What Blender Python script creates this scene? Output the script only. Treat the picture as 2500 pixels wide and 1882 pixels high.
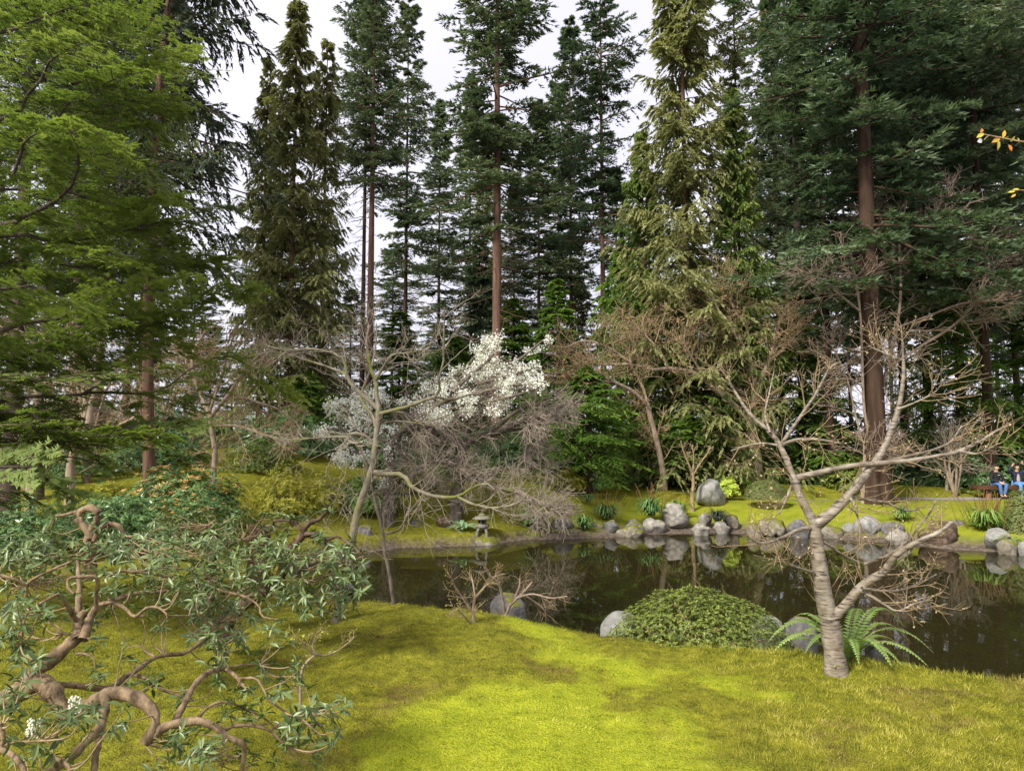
import bpy, bmesh, math
import numpy as np
from mathutils import Vector, Matrix
R_ = math.radians
scn = bpy.context.scene
for o in list(bpy.data.objects): bpy.data.objects.remove(o)
COL = scn.collection

# ------------------------------------------------------------------ camera
F, CX, CY, HORIZON = 1800.0, 1250.0, 941.0, 1080.0     # photograph pixels (2500 x 1882)
CAMZ = 2.84                                             # metres above the pond
PITCH = math.atan((HORIZON - CY) / F)
cd = bpy.data.cameras.new('camera'); cam = bpy.data.objects.new('camera', cd); COL.objects.link(cam)
cd.sensor_width = 36.0; cd.lens = 36.0 * F / 2500.0; cd.clip_start = 0.05; cd.clip_end = 2000
cam.location = (0, 0, CAMZ); cam.rotation_euler = (math.pi / 2 + PITCH, 0, 0)
scn.camera = cam

# ------------------------------------------------------------------ sky, sun, exposure
SUN = Vector((-0.52, -0.56, 0.66)).normalized()        # towards the sun behind thin cloud
w = bpy.data.worlds.new('World'); scn.world = w; w.use_nodes = True
nt = w.node_tree; nt.nodes.clear()
sky = nt.nodes.new('ShaderNodeTexSky'); sky.sky_type = 'NISHITA'; sky.sun_disc = False
sky.sun_elevation = math.asin(SUN.z); sky.sun_rotation = math.atan2(SUN.x, SUN.y)
sky.dust_density = 3.0
mx = nt.nodes.new('ShaderNodeMix'); mx.data_type = 'RGBA'; mx.inputs['Factor'].default_value = 0.86
tcn = nt.nodes.new('ShaderNodeTexCoord'); cln = nt.nodes.new('ShaderNodeTexNoise')
cln.inputs['Scale'].default_value = 2.2; cln.inputs['Detail'].default_value = 5
clr = nt.nodes.new('ShaderNodeValToRGB')
clr.color_ramp.elements[0].color = (6.6, 6.5, 7.5, 1); clr.color_ramp.elements[1].color = (8.6, 8.3, 9.4, 1)
clr.color_ramp.elements[0].position = .3; clr.color_ramp.elements[1].position = .7
bg = nt.nodes.new('ShaderNodeBackground'); bg.inputs['Strength'].default_value = 0.072
out = nt.nodes.new('ShaderNodeOutputWorld')
nt.links.new(tcn.outputs['Generated'], cln.inputs['Vector']); nt.links.new(cln.outputs['Fac'], clr.inputs['Fac'])
nt.links.new(sky.outputs['Color'], mx.inputs['A']); nt.links.new(clr.outputs['Color'], mx.inputs['B'])
nt.links.new(mx.outputs['Result'], bg.inputs['Color']); nt.links.new(bg.outputs['Background'], out.inputs['Surface'])
sd = bpy.data.lights.new('sun', 'SUN'); sd.energy = 3.4; sd.angle = R_(11); sd.color = (1.0, .96, .88)
so = bpy.data.objects.new('sun', sd); COL.objects.link(so)
so.rotation_euler = SUN.to_track_quat('Z', 'Y').to_euler()
scn.view_settings.view_transform = 'Standard'; scn.view_settings.look = 'None'
scn.view_settings.exposure = 1.02; scn.view_settings.gamma = 1.0; scn.view_settings.use_curve_mapping = False
scn.cycles.use_denoising = True
scn.cycles.max_bounces = 6; scn.cycles.diffuse_bounces = 4; scn.cycles.glossy_bounces = 3
scn.cycles.transmission_bounces = 3; scn.cycles.transparent_max_bounces = 4

# ------------------------------------------------------------------ helpers
def at(px, py, D):
    """photograph pixel -> point D metres in front of the camera's foot"""
    x = (px - CX) / F; y = -(py - CY) / F; c, s = math.cos(PITCH), math.sin(PITCH)
    dy, dz = c - s * y, s + c * y
    return np.array([x * D / dy, D, CAMZ + dz * D / dy])
def atz(px, py, z):
    x = (px - CX) / F; y = -(py - CY) / F; c, s = math.cos(PITCH), math.sin(PITCH)
    dy, dz = c - s * y, s + c * y; t = (z - CAMZ) / dz
    return np.array([x * t, dy * t, z])
VS = 2500.0 / 2212.0                                    # the enlarged overview -> photograph pixels
def av(vx, vy, D): return at(vx * VS, vy * VS, D)
def mpx(D): return D / F                                # metres per photograph pixel at depth D
def sm(a, b, x):
    t = np.clip((np.asarray(x, float) - a) / (b - a), 0, 1); return t * t * (3 - 2 * t)
_tab = np.random.default_rng(7).random((256, 256))
def vn(x, y, s=1.0, k=0):
    x = np.asarray(x, float) / s + 17.3 * k + 1000; y = np.asarray(y, float) / s + 9.1 * k + 1000
    i = np.floor(x).astype(int); j = np.floor(y).astype(int); u = x - i; v = y - j
    u = u * u * (3 - 2 * u); v = v * v * (3 - 2 * v)
    g = lambda a, b: _tab[a & 255, b & 255]
    return (g(i, j) * (1 - u) + g(i + 1, j) * u) * (1 - v) + (g(i, j + 1) * (1 - u) + g(i + 1, j + 1) * u) * v - .5
def nrm(a): return a / np.maximum(np.linalg.norm(a, axis=-1, keepdims=True), 1e-9)

def mkmesh(name, V, Fc, mat, tint=None, smooth=False, col=None):
    me = bpy.data.meshes.new(name); V = np.asarray(V, np.float32).reshape(-1, 3)
    if not isinstance(Fc, (list, tuple)): Fc = [Fc]
    Fc = [np.asarray(f, np.int32) for f in Fc if len(f)]
    nl = sum(f.size for f in Fc); nf = sum(len(f) for f in Fc)
    me.vertices.add(len(V)); me.vertices.foreach_set('co', V.ravel())
    me.loops.add(nl); me.loops.foreach_set('vertex_index', np.concatenate([f.ravel() for f in Fc]))
    st = []; c = 0
    for f in Fc:
        st.append(np.arange(len(f), dtype=np.int32) * f.shape[1] + c); c += f.size
    me.polygons.add(nf); me.polygons.foreach_set('loop_start', np.concatenate(st))
    if smooth: me.polygons.foreach_set('use_smooth', np.ones(nf, bool))
    me.update(calc_edges=True)
    if tint is not None:
        a = me.attributes.new('tint', 'FLOAT', 'POINT'); a.data.foreach_set('value', np.asarray(tint, np.float32).ravel())
    if col is not None:
        for k, v in col.items():
            a = me.attributes.new(k, 'FLOAT', 'POINT'); a.data.foreach_set('value', np.asarray(v, np.float32).ravel())
    if mat: me.materials.append(mat)
    return me
def link(name, me, parent=None, loc=None):
    o = bpy.data.objects.new(name, me); COL.objects.link(o)
    if parent: o.parent = parent
    if loc is not None: o.location = loc
    return o
def tag(o, label=None, cat=None, group=None, kind=None):
    if label: o['label'] = label
    if cat: o['category'] = cat
    if group: o['group'] = group
    if kind: o['kind'] = kind
    return o
def empty(name, loc, label=None, cat=None, group=None, rz=0, sc=1):
    o = bpy.data.objects.new(name, None); COL.objects.link(o); o.location = loc; o.empty_display_size = .1
    o.rotation_euler = (0, 0, rz); o.scale = (sc, sc, sc)
    return tag(o, label, cat, group)
def copy_tree(root, loc, rz, sc, label, group):
    r = root.copy(); COL.objects.link(r); r.location = loc; r.rotation_euler = (0, 0, rz)
    r.scale = sc if hasattr(sc, '__len__') else (sc, sc, sc)
    r['label'] = label
    if group: r['group'] = group
    for ch in root.children:
        c = ch.copy(); COL.objects.link(c); c.parent = r
        for g in ch.children:
            d = g.copy(); COL.objects.link(d); d.parent = c
    return r

class Geo:
    """collects arrays of faces that become ONE mesh"""
    def __init__(s): s.v = []; s.t = []; s.q = []; s.tint = []; s.n = 0
    def add(s, V, T=None, Q=None, tint=0.5):
        V = np.asarray(V, float).reshape(-1, 3)
        if T is not None and len(T): s.t.append(np.asarray(T) + s.n)
        if Q is not None and len(Q): s.q.append(np.asarray(Q) + s.n)
        s.v.append(V); s.tint.append(np.broadcast_to(np.asarray(tint, float).ravel() if np.ndim(tint) else np.full(1, tint), (len(V),)) if not (np.ndim(tint) and np.size(tint) != len(V)) else np.repeat(np.asarray(tint).ravel(), len(V) // np.size(tint)))
        s.n += len(V); return s
    def build(s, name, mat, parent=None, smooth=False, loc=None):
        V = np.concatenate(s.v)
        if loc is not None: V = V - np.asarray(loc)
        Fc = []
        if s.t: Fc.append(np.concatenate(s.t))
        if s.q: Fc.append(np.concatenate(s.q))
        return link(name, mkmesh(name, V, Fc, mat, np.concatenate(s.tint), smooth), parent, loc if parent is None else None)

def tubes(P, Rr, sides=5, cap=False):
    """P (N,K,3), Rr (N,K) -> verts, quads"""
    P = np.asarray(P, float); Rr = np.asarray(Rr, float); N, K, _ = P.shape
    T = np.empty_like(P); T[:, 1:-1] = P[:, 2:] - P[:, :-2]; T[:, 0] = P[:, 1] - P[:, 0]; T[:, -1] = P[:, -1] - P[:, -2]
    T = nrm(T); m = nrm(P[:, -1] - P[:, 0])
    ref = np.where(np.abs(m[:, 2:3]) > .8, np.array([[0, 1., 0.]]), np.array([[0, 0, 1.]]))[:, None, :]
    U = nrm(np.cross(np.broadcast_to(ref, T.shape), T)); Vv = np.cross(T, U)
    a = np.arange(sides) * 2 * np.pi / sides
    V = P[:, :, None, :] + Rr[:, :, None, None] * (np.cos(a)[None, None, :, None] * U[:, :, None, :] + np.sin(a)[None, None, :, None] * Vv[:, :, None, :])
    i = np.arange(N)[:, None, None] * K * sides + np.arange(K - 1)[None, :, None] * sides
    j = np.arange(sides)[None, None, :]; jn = (j + 1) % sides
    Q = np.stack([i + j, i + jn, i + sides + jn, i + sides + j], -1).reshape(-1, 4)
    return V.reshape(-1, 3), Q
def resample(P, Rr, K):
    """Catmull-Rom through a polyline"""
    P = np.asarray(P, float); Rr = np.asarray(Rr, float); n = len(P)
    A = np.vstack([2 * P[0] - P[1], P, 2 * P[-1] - P[-2]])
    d = np.r_[0, np.cumsum(np.linalg.norm(np.diff(P, axis=0), axis=1))]; s = np.linspace(0, d[-1], K)
    i = np.clip(np.searchsorted(d, s, 'right') - 1, 0, n - 2); u = ((s - d[i]) / np.maximum(d[i + 1] - d[i], 1e-9))[:, None]
    p0, p1, p2, p3 = A[i], A[i + 1], A[i + 2], A[i + 3]
    Q = .5 * (2 * p1 + (p2 - p0) * u + (2 * p0 - 5 * p1 + 4 * p2 - p3) * u ** 2 + (3 * p1 - p0 - 3 * p2 + p3) * u ** 3)
    return Q, np.interp(s, d, Rr)
def grow(P, Rr, n, tr, L, ang, wob, bias, r0, r1, K, rng, perp=None):
    """children polylines off parent polylines. returns (N*n,K,3),(N*n,K),tparent"""
    N, Kp, _ = P.shape; idx = np.repeat(np.arange(N), n); M = N * n
    t = rng.uniform(tr[0], tr[1], M); s = t * (Kp - 1); i = np.clip(s.astype(int), 0, Kp - 2); u = (s - i)[:, None]
    p = P[idx, i] * (1 - u) + P[idx, i + 1] * u; T = nrm(P[idx, i + 1] - P[idx, i])
    rp = Rr[idx, i] * (1 - u[:, 0]) + Rr[idx, i + 1] * u[:, 0]
    v = rng.normal(size=(M, 3))
    if perp is not None: v = v * np.asarray(perp)
    v = nrm(v - (v * T).sum(1, keepdims=True) * T)
    a = ang * rng.uniform(.7, 1.3, M)[:, None]
    d = np.cos(a) * T + np.sin(a) * v
    pl = np.linalg.norm(P[:, -1] - P[:, 0], axis=1)[idx]
    ln = (L if L > 0 else -L * pl) * rng.uniform(.55, 1.25, M) * (1.15 - .5 * t)
    O = np.empty((M, K, 3)); O[:, 0] = p
    for k in range(1, K):
        d = nrm(d + rng.normal(size=(M, 3)) * wob + np.asarray(bias)); O[:, k] = O[:, k - 1] + d * (ln / (K - 1))[:, None]
    a0 = np.minimum(r0, rp * .8); f = np.linspace(0, 1, K)[None]
    return O, a0[:, None] * (1 - f) + np.minimum(r1, a0)[:, None] * f, t
def tris(base, d, side, L, W):
    """leaf triangles: base (N,3), direction, side vector, length, width"""
    L = np.asarray(L)[:, None]; W = np.asarray(W)[:, None]
    m = base + d * L * .35
    V = np.stack([base, m + side * W * .5, base + d * L, m - side * W * .5], 1).reshape(-1, 3)
    n = len(base); Q = np.arange(n)[:, None] * 4 + np.array([[0, 1, 2, 3]])
    return V, Q
def tri1(base, d, side, L, W):
    L = np.asarray(L)[:, None]; W = np.asarray(W)[:, None]
    V = np.stack([base - side * W * .5, base + side * W * .5, base + d * L], 1).reshape(-1, 3)
    n = len(base); return V, np.arange(n * 3).reshape(-1, 3)

# ------------------------------------------------------------------ materials
def mat(name):
    m = bpy.data.materials.new(name); m.use_nodes = True; n = m.node_tree; n.nodes.clear()
    o = n.nodes.new('ShaderNodeOutputMaterial'); return m, n, o
def nd(n, t, **k):
    x = n.nodes.new('ShaderNode' + t)
    for a, b in k.items():
        if hasattr(x, a): setattr(x, a, b)
        else: x.inputs[a.replace('_', ' ')].default_value = b
    return x
def ramp(n, cols):
    r = n.nodes.new('ShaderNodeValToRGB'); e = r.color_ramp.elements
    while len(e) < len(cols): e.new(.5)
    for x, (p, c) in zip(e, cols): x.position = p; x.color = (*c, 1)
    return r
FG = 1.62
def foliage(name, cols, trans=.3, rough=.55, spec=.3, tr_gain=1.15, gain=None):
    """leaf colour runs along cols with the leaf's own tint; part of the light passes through"""
    m, n, o = mat(name); a = nd(n, 'Attribute', attribute_name='tint')
    cols = [tuple(min(.85, v * (gain or FG)) for v in c) for c in cols]; k = len(cols); r = ramp(n, [(i / (k - 1), c) for i, c in enumerate(cols)])
    b = nd(n, 'BsdfPrincipled', Roughness=rough); b.inputs['Specular IOR Level'].default_value = spec
    n.links.new(a.outputs['Fac'], r.inputs['Fac']); n.links.new(r.outputs['Color'], b.inputs['Base Color'])
    if trans > 0:
        t = nd(n, 'BsdfTranslucent'); g = nd(n, 'Mix', data_type='RGBA', blend_type='MULTIPLY'); g.inputs['Factor'].default_value = 1
        g.inputs['B'].default_value = (tr_gain, tr_gain * 1.05, tr_gain * .6, 1)
        n.links.new(r.outputs['Color'], g.inputs['A']); n.links.new(g.outputs['Result'], t.inputs['Color'])
        x = nd(n, 'MixShader'); x.inputs[0].default_value = trans
        n.links.new(b.outputs[0], x.inputs[1]); n.links.new(t.outputs[0], x.inputs[2]); n.links.new(x.outputs[0], o.inputs[0])
    else: n.links.new(b.outputs[0], o.inputs[0])
    return m
def bark(name, c0, c1, scale=6, stretch=(1, 1, .15), bump=.6, moss=None, rough=.9, dist=.02):
    m, n, o = mat(name); tc = nd(n, 'TexCoord'); mp = nd(n, 'Mapping'); mp.inputs['Scale'].default_value = stretch
    no = nd(n, 'TexNoise', Scale=scale, Detail=6., Roughness=.65); r = ramp(n, [(.32, c0), (.68, c1)])
    b = nd(n, 'BsdfPrincipled', Roughness=rough); b.inputs['Specular IOR Level'].default_value = .15
    n.links.new(tc.outputs['Object'], mp.inputs[0]); n.links.new(mp.outputs[0], no.inputs['Vector']); n.links.new(no.outputs['Fac'], r.inputs['Fac'])
    src = r.outputs['Color']
    if moss:
        n2 = nd(n, 'TexNoise', Scale=scale * .35, Detail=4.); n.links.new(tc.outputs['Object'], n2.inputs['Vector'])
        mr = nd(n, 'MapRange'); mr.inputs[1].default_value = .52; mr.inputs[2].default_value = .68
        n.links.new(n2.outputs['Fac'], mr.inputs[0])
        x = nd(n, 'Mix', data_type='RGBA'); x.inputs['B'].default_value = (*moss, 1)
        n.links.new(mr.outputs[0], x.inputs['Factor']); n.links.new(src, x.inputs['A']); src = x.outputs['Result']
    n.links.new(src, b.inputs['Base Color'])
    bu = nd(n, 'Bump', Strength=bump, Distance=dist); n.links.new(no.outputs['Fac'], bu.inputs['Height']); n.links.new(bu.outputs[0], b.inputs['Normal'])
    n.links.new(b.outputs[0], o.inputs[0]); return m
def plain(name, c, rough=.7, c2=None, scale=8, bump=0, metal=0):
    m, n, o = mat(name); b = nd(n, 'BsdfPrincipled', Roughness=rough); b.inputs['Base Color'].default_value = (*c, 1); b.inputs['Specular IOR Level'].default_value = .3
    if c2:
        tc = nd(n, 'TexCoord'); no = nd(n, 'TexNoise', Scale=scale, Detail=5.); r = ramp(n, [(.35, c), (.65, c2)])
        n.links.new(tc.outputs['Object'], no.inputs['Vector']); n.links.new(no.outputs['Fac'], r.inputs['Fac']); n.links.new(r.outputs['Color'], b.inputs['Base Color'])
        if bump:
            bu = nd(n, 'Bump', Strength=bump, Distance=.02); n.links.new(no.outputs['Fac'], bu.inputs['Height']); n.links.new(bu.outputs[0], b.inputs['Normal'])
    n.links.new(b.outputs[0], o.inputs[0]); return m
# ------------------------------------------------------------------ terrain and pond
far_px = [(960,1337),(1060,1334),(1180,1330),(1270,1318),(1340,1316),(1480,1312),(1600,1303),(1760,1300),(1900,1306),(2060,1318),(2200,1326),(2330,1342),(2420,1346),(2500,1352),(2650,1372)]
POND = [tuple(atz(x, y, 0)[:2]) for x, y in far_px] + [(15, 14), (17, 9), (14, 4.4), (9, 4.6), (6.4, 5.5), (5.0, 6.2), (4.0, 6.9), (3.2, 7.4), (2.4, 7.75), (1.4, 8.0), (.5, 8.3), (-.4, 8.75), (-1.3, 9.6), (-2.2, 11), (-3.4, 13), (-4.6, 15.3), (-4.9, 17.3), (-4.1, 18.8)]
POND = np.array(POND)
def poly_sd(x, y, Pg):
    x = np.asarray(x, float); y = np.asarray(y, float); sh = x.shape; x = x.ravel(); y = y.ravel()
    d = np.full(x.shape, 1e9); ins = np.zeros(x.shape, bool); n = len(Pg)
    for i in range(n):
        ax, ay = Pg[i]; bx, by = Pg[(i + 1) % n]; ex, ey = bx - ax, by - ay
        t = np.clip(((x - ax) * ex + (y - ay) * ey) / (ex * ex + ey * ey + 1e-12), 0, 1)
        d = np.minimum(d, (x - ax - t * ex) ** 2 + (y - ay - t * ey) ** 2)
        c = (ay > y) != (by > y); ins ^= c & (x < (bx - ax) * (y - ay) / (by - ay + 1e-12) + ax)
    d = np.sqrt(d); return np.where(ins, -d, d).reshape(sh)
def ground(x, y, fine=False):
    x = np.asarray(x, float); y = np.asarray(y, float)
    d = poly_sd(x, y, POND) + .10 * vn(x, y, .7, 3)
    near = sm(14.5, 9.0, y + .35 * np.minimum(x + 3, 0)) 
    zp = 1.02 + .17 * np.exp(-(((x + .9) / 1.5) ** 2 + ((y - 6.6) / 1.6) ** 2)) + .12 * sm(-1.5, -5, x) + .05 * vn(x, y, 2.4, 1) + .03 * sm(4.5, 2.5, y)
    hn = zp * sm(-.12, 1.15, d)
    steep = sm(1.2, -.6, x)                       # earth edge on the left part of the far shore
    hf = (.05 + .25 * steep) * sm(-.05, .12, d) + (.30 - .22 * steep) * sm(.1, 1.4, d) + .40 * sm(.8, 3.4, d)
    bank = sm(28.0, 29.2, y + .25 * vn(x, y, 1.5, 5)) * (.35 + .3 * vn(x, y, 3, 6)) * sm(-6, 1, x)
    hump = .35 * np.exp(-(((x - 5.2) / 2.2) ** 2 + ((y - 27.4) / 1.1) ** 2)) * (1 + .6 * vn(x, y, .8, 2))
    left = .9 * sm(-3.5, -9, x) * sm(14, 22, y) + .95 * sm(20.6, 28, y) * sm(4.5, -.5, x)
    hf = hf + bank + hump + left + .25 * sm(30, 40, y) + .02 * sm(40, 160, y) * (y - 40) + .10 * vn(x, y, 2.2, 8) * sm(.6, 2, d)
    h = near * hn + (1 - near) * hf
    deep = -.9 * sm(0, -2.2, d) - .08
    h = np.where(d < 0, np.minimum(h, 0) + deep * sm(.0, -.3, d), h)
    if fine:
        lime = lime_mask(x, y); far = sm(26, 9, y)
        h = h + sm(.15, .6, d) * far * (.07 * vn(x, y, .36, 11) + (.060 - .030 * lime) * np.abs(vn(x, y, .15, 12)) + .016 * (1 - lime) * vn(x, y, .06, 13) + .05 * lime * np.abs(vn(x * .7, y * 1.9 + .4 * x, .20, 14)))
    return h
def G(x, y): return float(ground(np.array([float(x)]), np.array([float(y)]))[0])
lime_px = [(1110,1352),(1160,1344),(1230,1362),(1290,1405),(1400,1430),(1560,1440),(1640,1462),(1500,1470),(1420,1475),(1340,1455),(1270,1425),(1330,1462),(1400,1500),(1470,1560),(1540,1640),(1560,1720),(700,1720),(780,1610),(840,1565),(880,1525),(990,1478),(1060,1462),(1110,1470),(1160,1478),(1215,1455),(1240,1435),(1180,1392)]
LIME = np.array([atz(a * VS, b * VS, 1.1)[:2] for a, b in lime_px])
def lime_mask(x, y):
    s = poly_sd(x + .30 * vn(x, y, .45, 21), y + .5 * vn(x, y, .5, 22), LIME)
    a = sm(.22, -.18, s + .34 * vn(x, y, .22, 23) + .2 * vn(x, y, .08, 26))
    brown = sm(.14, .30, vn(x, y, .45, 24) + .35 * vn(x, y, .12, 25)) * sm(9, 7, y)
    return a * (1 - .85 * brown)

ys = np.concatenate([np.linspace(-14, 2.2, 12), np.geomspace(2.5, 170, 320)]); us = np.linspace(-1.08, 1.08, 290)
Y, U = np.meshgrid(ys, us, indexing='ij'); X = U * (np.maximum(Y, 1.5) * .92 + 2.6)
Z = ground(X, Y, True)
ny, nx = X.shape; ii = np.arange(ny - 1)[:, None] * nx + np.arange(nx - 1)[None]
Q = np.stack([ii, ii + 1, ii + nx + 1, ii + nx], -1).reshape(-1, 4)
dd = poly_sd(X, Y, POND)
lime = lime_mask(X, Y)
soil = sm(.30, .10, Z + .10 * vn(X, Y, .35, 31)) * sm(1.6, .4, dd) * sm(9.5, 12, Y)
soil = np.maximum(soil, sm(.6, .35, Z) * sm(11, 9, Y) * .9)
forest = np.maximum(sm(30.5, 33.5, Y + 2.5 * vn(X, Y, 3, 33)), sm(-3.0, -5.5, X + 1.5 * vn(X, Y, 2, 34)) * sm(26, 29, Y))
lawn = sm(16, 19, Y) * sm(28.3, 27.8, Y) * sm(-.5, 2.0, X + vn(X, Y, 1.5, 35)) * (1 - sm(26.0, 26.6, Y + .8 * vn(X, Y, 1.2, 37)) * sm(8.5, 7.5, X))
rlawn = sm(1.0, 2.0, X + .5 * vn(X, Y, .6, 36)) * sm(10, 8, Y) * (1 - lime)

gm, n, o = mat('moss_ground'); tc = nd(n, 'TexCoord')
def gnoise(s, d=4., rg=.6):
    x = nd(n, 'TexNoise', Scale=s, Detail=d, Roughness=rg); n.links.new(tc.outputs['Object'], x.inputs['Vector']); return x
def gattr(a): return nd(n, 'Attribute', attribute_name=a).outputs['Fac']
def gmix(f, A, B):
    x = nd(n, 'Mix', data_type='RGBA')
    for s, v in (('Factor', f), ('A', A), ('B', B)):
        if isinstance(v, tuple): x.inputs[s].default_value = (*v, 1)
        elif isinstance(v, float): x.inputs[s].default_value = v
        else: n.links.new(v, x.inputs[s])
    return x.outputs['Result']
n1 = gnoise(1.6, 6.); n2 = gnoise(9., 5., .7); n3 = gnoise(60., 3.)
r_ol = ramp(n, [(.25, (.07, .072, .010)), (.5, (.18, .178, .016)), (.72, (.30, .28, .025))]); n.links.new(n2.outputs['Fac'], r_ol.inputs['Fac'])
r_br = ramp(n, [(.3, (.13, .075, .028)), (.7, (.22, .15, .05))]); n.links.new(n3.outputs['Fac'], r_br.inputs['Fac'])
mrb = nd(n, 'MapRange'); mrb.inputs[1].default_value = .60; mrb.inputs[2].default_value = .74; n.links.new(n1.outputs['Fac'], mrb.inputs[0])
olive = gmix(mrb.outputs[0], r_ol.outputs['Color'], r_br.outputs['Color'])
r_li = ramp(n, [(.3, (.22, .26, .016)), (.7, (.38, .40, .025))]); n.links.new(n2.outputs['Fac'], r_li.inputs['Fac'])
r_la = ramp(n, [(.3, (.16, .195, .014)), (.52, (.25, .27, .02)), (.75, (.33, .305, .03))]); n.links.new(n1.outputs['Fac'], r_la.inputs['Fac'])
r_so = ramp(n, [(.3, (.045, .03, .02)), (.5, (.13, .10, .075)), (.7, (.24, .20, .16))]); n.links.new(n2.outputs['Fac'], r_so.inputs['Fac'])
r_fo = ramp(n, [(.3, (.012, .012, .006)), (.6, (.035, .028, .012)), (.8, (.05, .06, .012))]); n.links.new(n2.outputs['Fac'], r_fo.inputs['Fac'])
c = gmix(gattr('lime'), olive, r_li.outputs['Color'])
c = gmix(gattr('lawn'), c, r_la.outputs['Color'])
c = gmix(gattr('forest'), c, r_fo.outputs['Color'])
c = gmix(gattr('soil'), c, r_so.outputs['Color'])
b = nd(n, 'BsdfPrincipled', Roughness=.95); b.inputs['Specular IOR Level'].default_value = .1
n.links.new(c, b.inputs['Base Color'])
bm1 = nd(n, 'Bump', Strength=1.0, Distance=.03); n.links.new(n3.outputs['Fac'], bm1.inputs['Height']); n.links.new(bm1.outputs[0], b.inputs['Normal'])
n.links.new(b.outputs[0], o.inputs[0])
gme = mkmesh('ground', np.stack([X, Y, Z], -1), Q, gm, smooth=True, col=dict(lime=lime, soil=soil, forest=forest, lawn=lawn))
tag(link('ground', gme), 'mossy garden ground rising round the pond', kind='structure')

wm, n, o = mat('pond_water'); b = nd(n, 'BsdfPrincipled', Roughness=.02, IOR=1.33); b.inputs['Base Color'].default_value = (.020, .017, .006, 1)
tc = nd(n, 'TexCoord'); mp = nd(n, 'Mapping'); mp.inputs['Scale'].default_value = (1, .6, 1)
w1 = nd(n, 'TexNoise', Scale=2.2, Detail=3.); n.links.new(tc.outputs['Object'], mp.inputs[0]); n.links.new(mp.outputs[0], w1.inputs['Vector'])
bu = nd(n, 'Bump', Strength=.10, Distance=.02); n.links.new(w1.outputs['Fac'], bu.inputs['Height']); n.links.new(bu.outputs[0], b.inputs['Normal']); n.links.new(b.outputs[0], o.inputs[0])
ws = np.array([[-9, 3, 0], [22, 3, 0], [22, 25.5, 0], [-9, 25.5, 0]])
tag(link('pond_water', mkmesh('pond_water', ws, np.array([[0, 1, 2, 3]]), wm)), 'still dark pond water mirroring the far bank', kind='structure')

# gravel path past the bench
pth = []
xs = np.linspace(3.5, 24, 60)
for i, xx in enumerate(xs):
    c0 = 27.45 + .15 * math.sin(xx * .35); wd = .10 + .80 * sm(12.3, 15, xx)
    for k in (-1, 0, 1):
        yy = c0 + wd * .5 * k + (.35 * sm(12.3, 15, xx)); pth.append((xx, yy, G(xx, yy) + .012))
pq = [[i * 3 + k, (i + 1) * 3 + k, (i + 1) * 3 + k + 1, i * 3 + k + 1] for i in range(59) for k in (0, 1)]
tag(link('gravel_path', mkmesh('gravel_path', pth, np.array(pq), plain('gravel', (.16, .15, .14), .9, (.36, .34, .33), 60, .6))), 'pale grey gravel path in front of the bench', kind='structure')
# ------------------------------------------------------------------ moss and grass blades on the near bank
gmm, n, o = mat('moss_blades')
def mattr(a): return nd(n, 'Attribute', attribute_name=a).outputs['Fac']
t_ = mattr('tint')
def rmp(c):
    r = ramp(n, [(i / (len(c) - 1), v) for i, v in enumerate(c)]); n.links.new(t_, r.inputs['Fac']); return r.outputs['Color']
def bmix(f, A, B):
    x = nd(n, 'Mix', data_type='RGBA'); n.links.new(f, x.inputs['Factor']); n.links.new(A, x.inputs['A']); n.links.new(B, x.inputs['B']); return x.outputs['Result']
col = bmix(mattr('lime'), rmp([(.055, .060, .008), (.15, .152, .015), (.25, .238, .025), (.38, .335, .06)]), rmp([(.15, .20, .012), (.30, .35, .02), (.43, .455, .035), (.62, .60, .10)]))
col = bmix(mattr('lawn'), col, rmp([(.10, .13, .015), (.24, .25, .025), (.38, .36, .035), (.58, .52, .12)]))
col = bmix(mattr('brown'), col, rmp([(.10, .06, .025), (.18, .11, .045), (.27, .18, .07), (.36, .26, .11)]))
b = nd(n, 'BsdfPrincipled', Roughness=.6); b.inputs['Specular IOR Level'].default_value = .2; tl = nd(n, 'BsdfTranslucent'); ms = nd(n, 'MixShader'); ms.inputs[0].default_value = .35
n.links.new(col, b.inputs['Base Color']); n.links.new(col, tl.inputs['Color']); n.links.new(b.outputs[0], ms.inputs[1]); n.links.new(tl.outputs[0], ms.inputs[2]); n.links.new(ms.outputs[0], o.inputs[0])
rng = np.random.default_rng(5); N = 270000
yy = np.exp(rng.uniform(math.log(3.0), math.log(9.5), N)); xx = rng.uniform(-.80, .80, N) * yy
dd_ = poly_sd(xx, yy, POND); k = dd_ > .25; xx, yy = xx[k], yy[k]; N = len(xx)
zz = ground(xx, yy, True); lm = lime_mask(xx, yy); rl = sm(.9, 2.0, xx + .5 * vn(xx, yy, .6, 36)) * (1 - lm)
br = sm(.17, .30, vn(xx, yy, .50, 41) + .5 * vn(xx, yy, .14, 42)) * (1 - .75 * lm) * .55
L_ = np.where(rl > .5, rng.uniform(.018, .045, N), np.where(lm > .5, rng.uniform(.014, .028, N), rng.uniform(.010, .024, N)))
L_ = L_ * (1 + 1.1 * sm(1.5, .7, dd_[k]))
wdir = np.stack([np.cos(3 * vn(xx, yy, .5, 44) * 6), np.sin(3 * vn(xx, yy, .5, 45) * 6), 0 * xx], 1)
d = nrm(np.array([0, 0, 1.]) * np.where(lm > .5, .55, .9)[:, None] + wdir * np.where(lm > .5, .8, .25)[:, None] + rng.normal(0, .45, (N, 3)) * np.array([1, 1, .2]))
sv = nrm(np.cross(d, rng.normal(size=(N, 3)))); V, T = tri1(np.stack([xx, yy, zz - .003], 1), d, sv, L_, rng.uniform(.0024, .0050, N) * (.6 + yy / 8))
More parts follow.
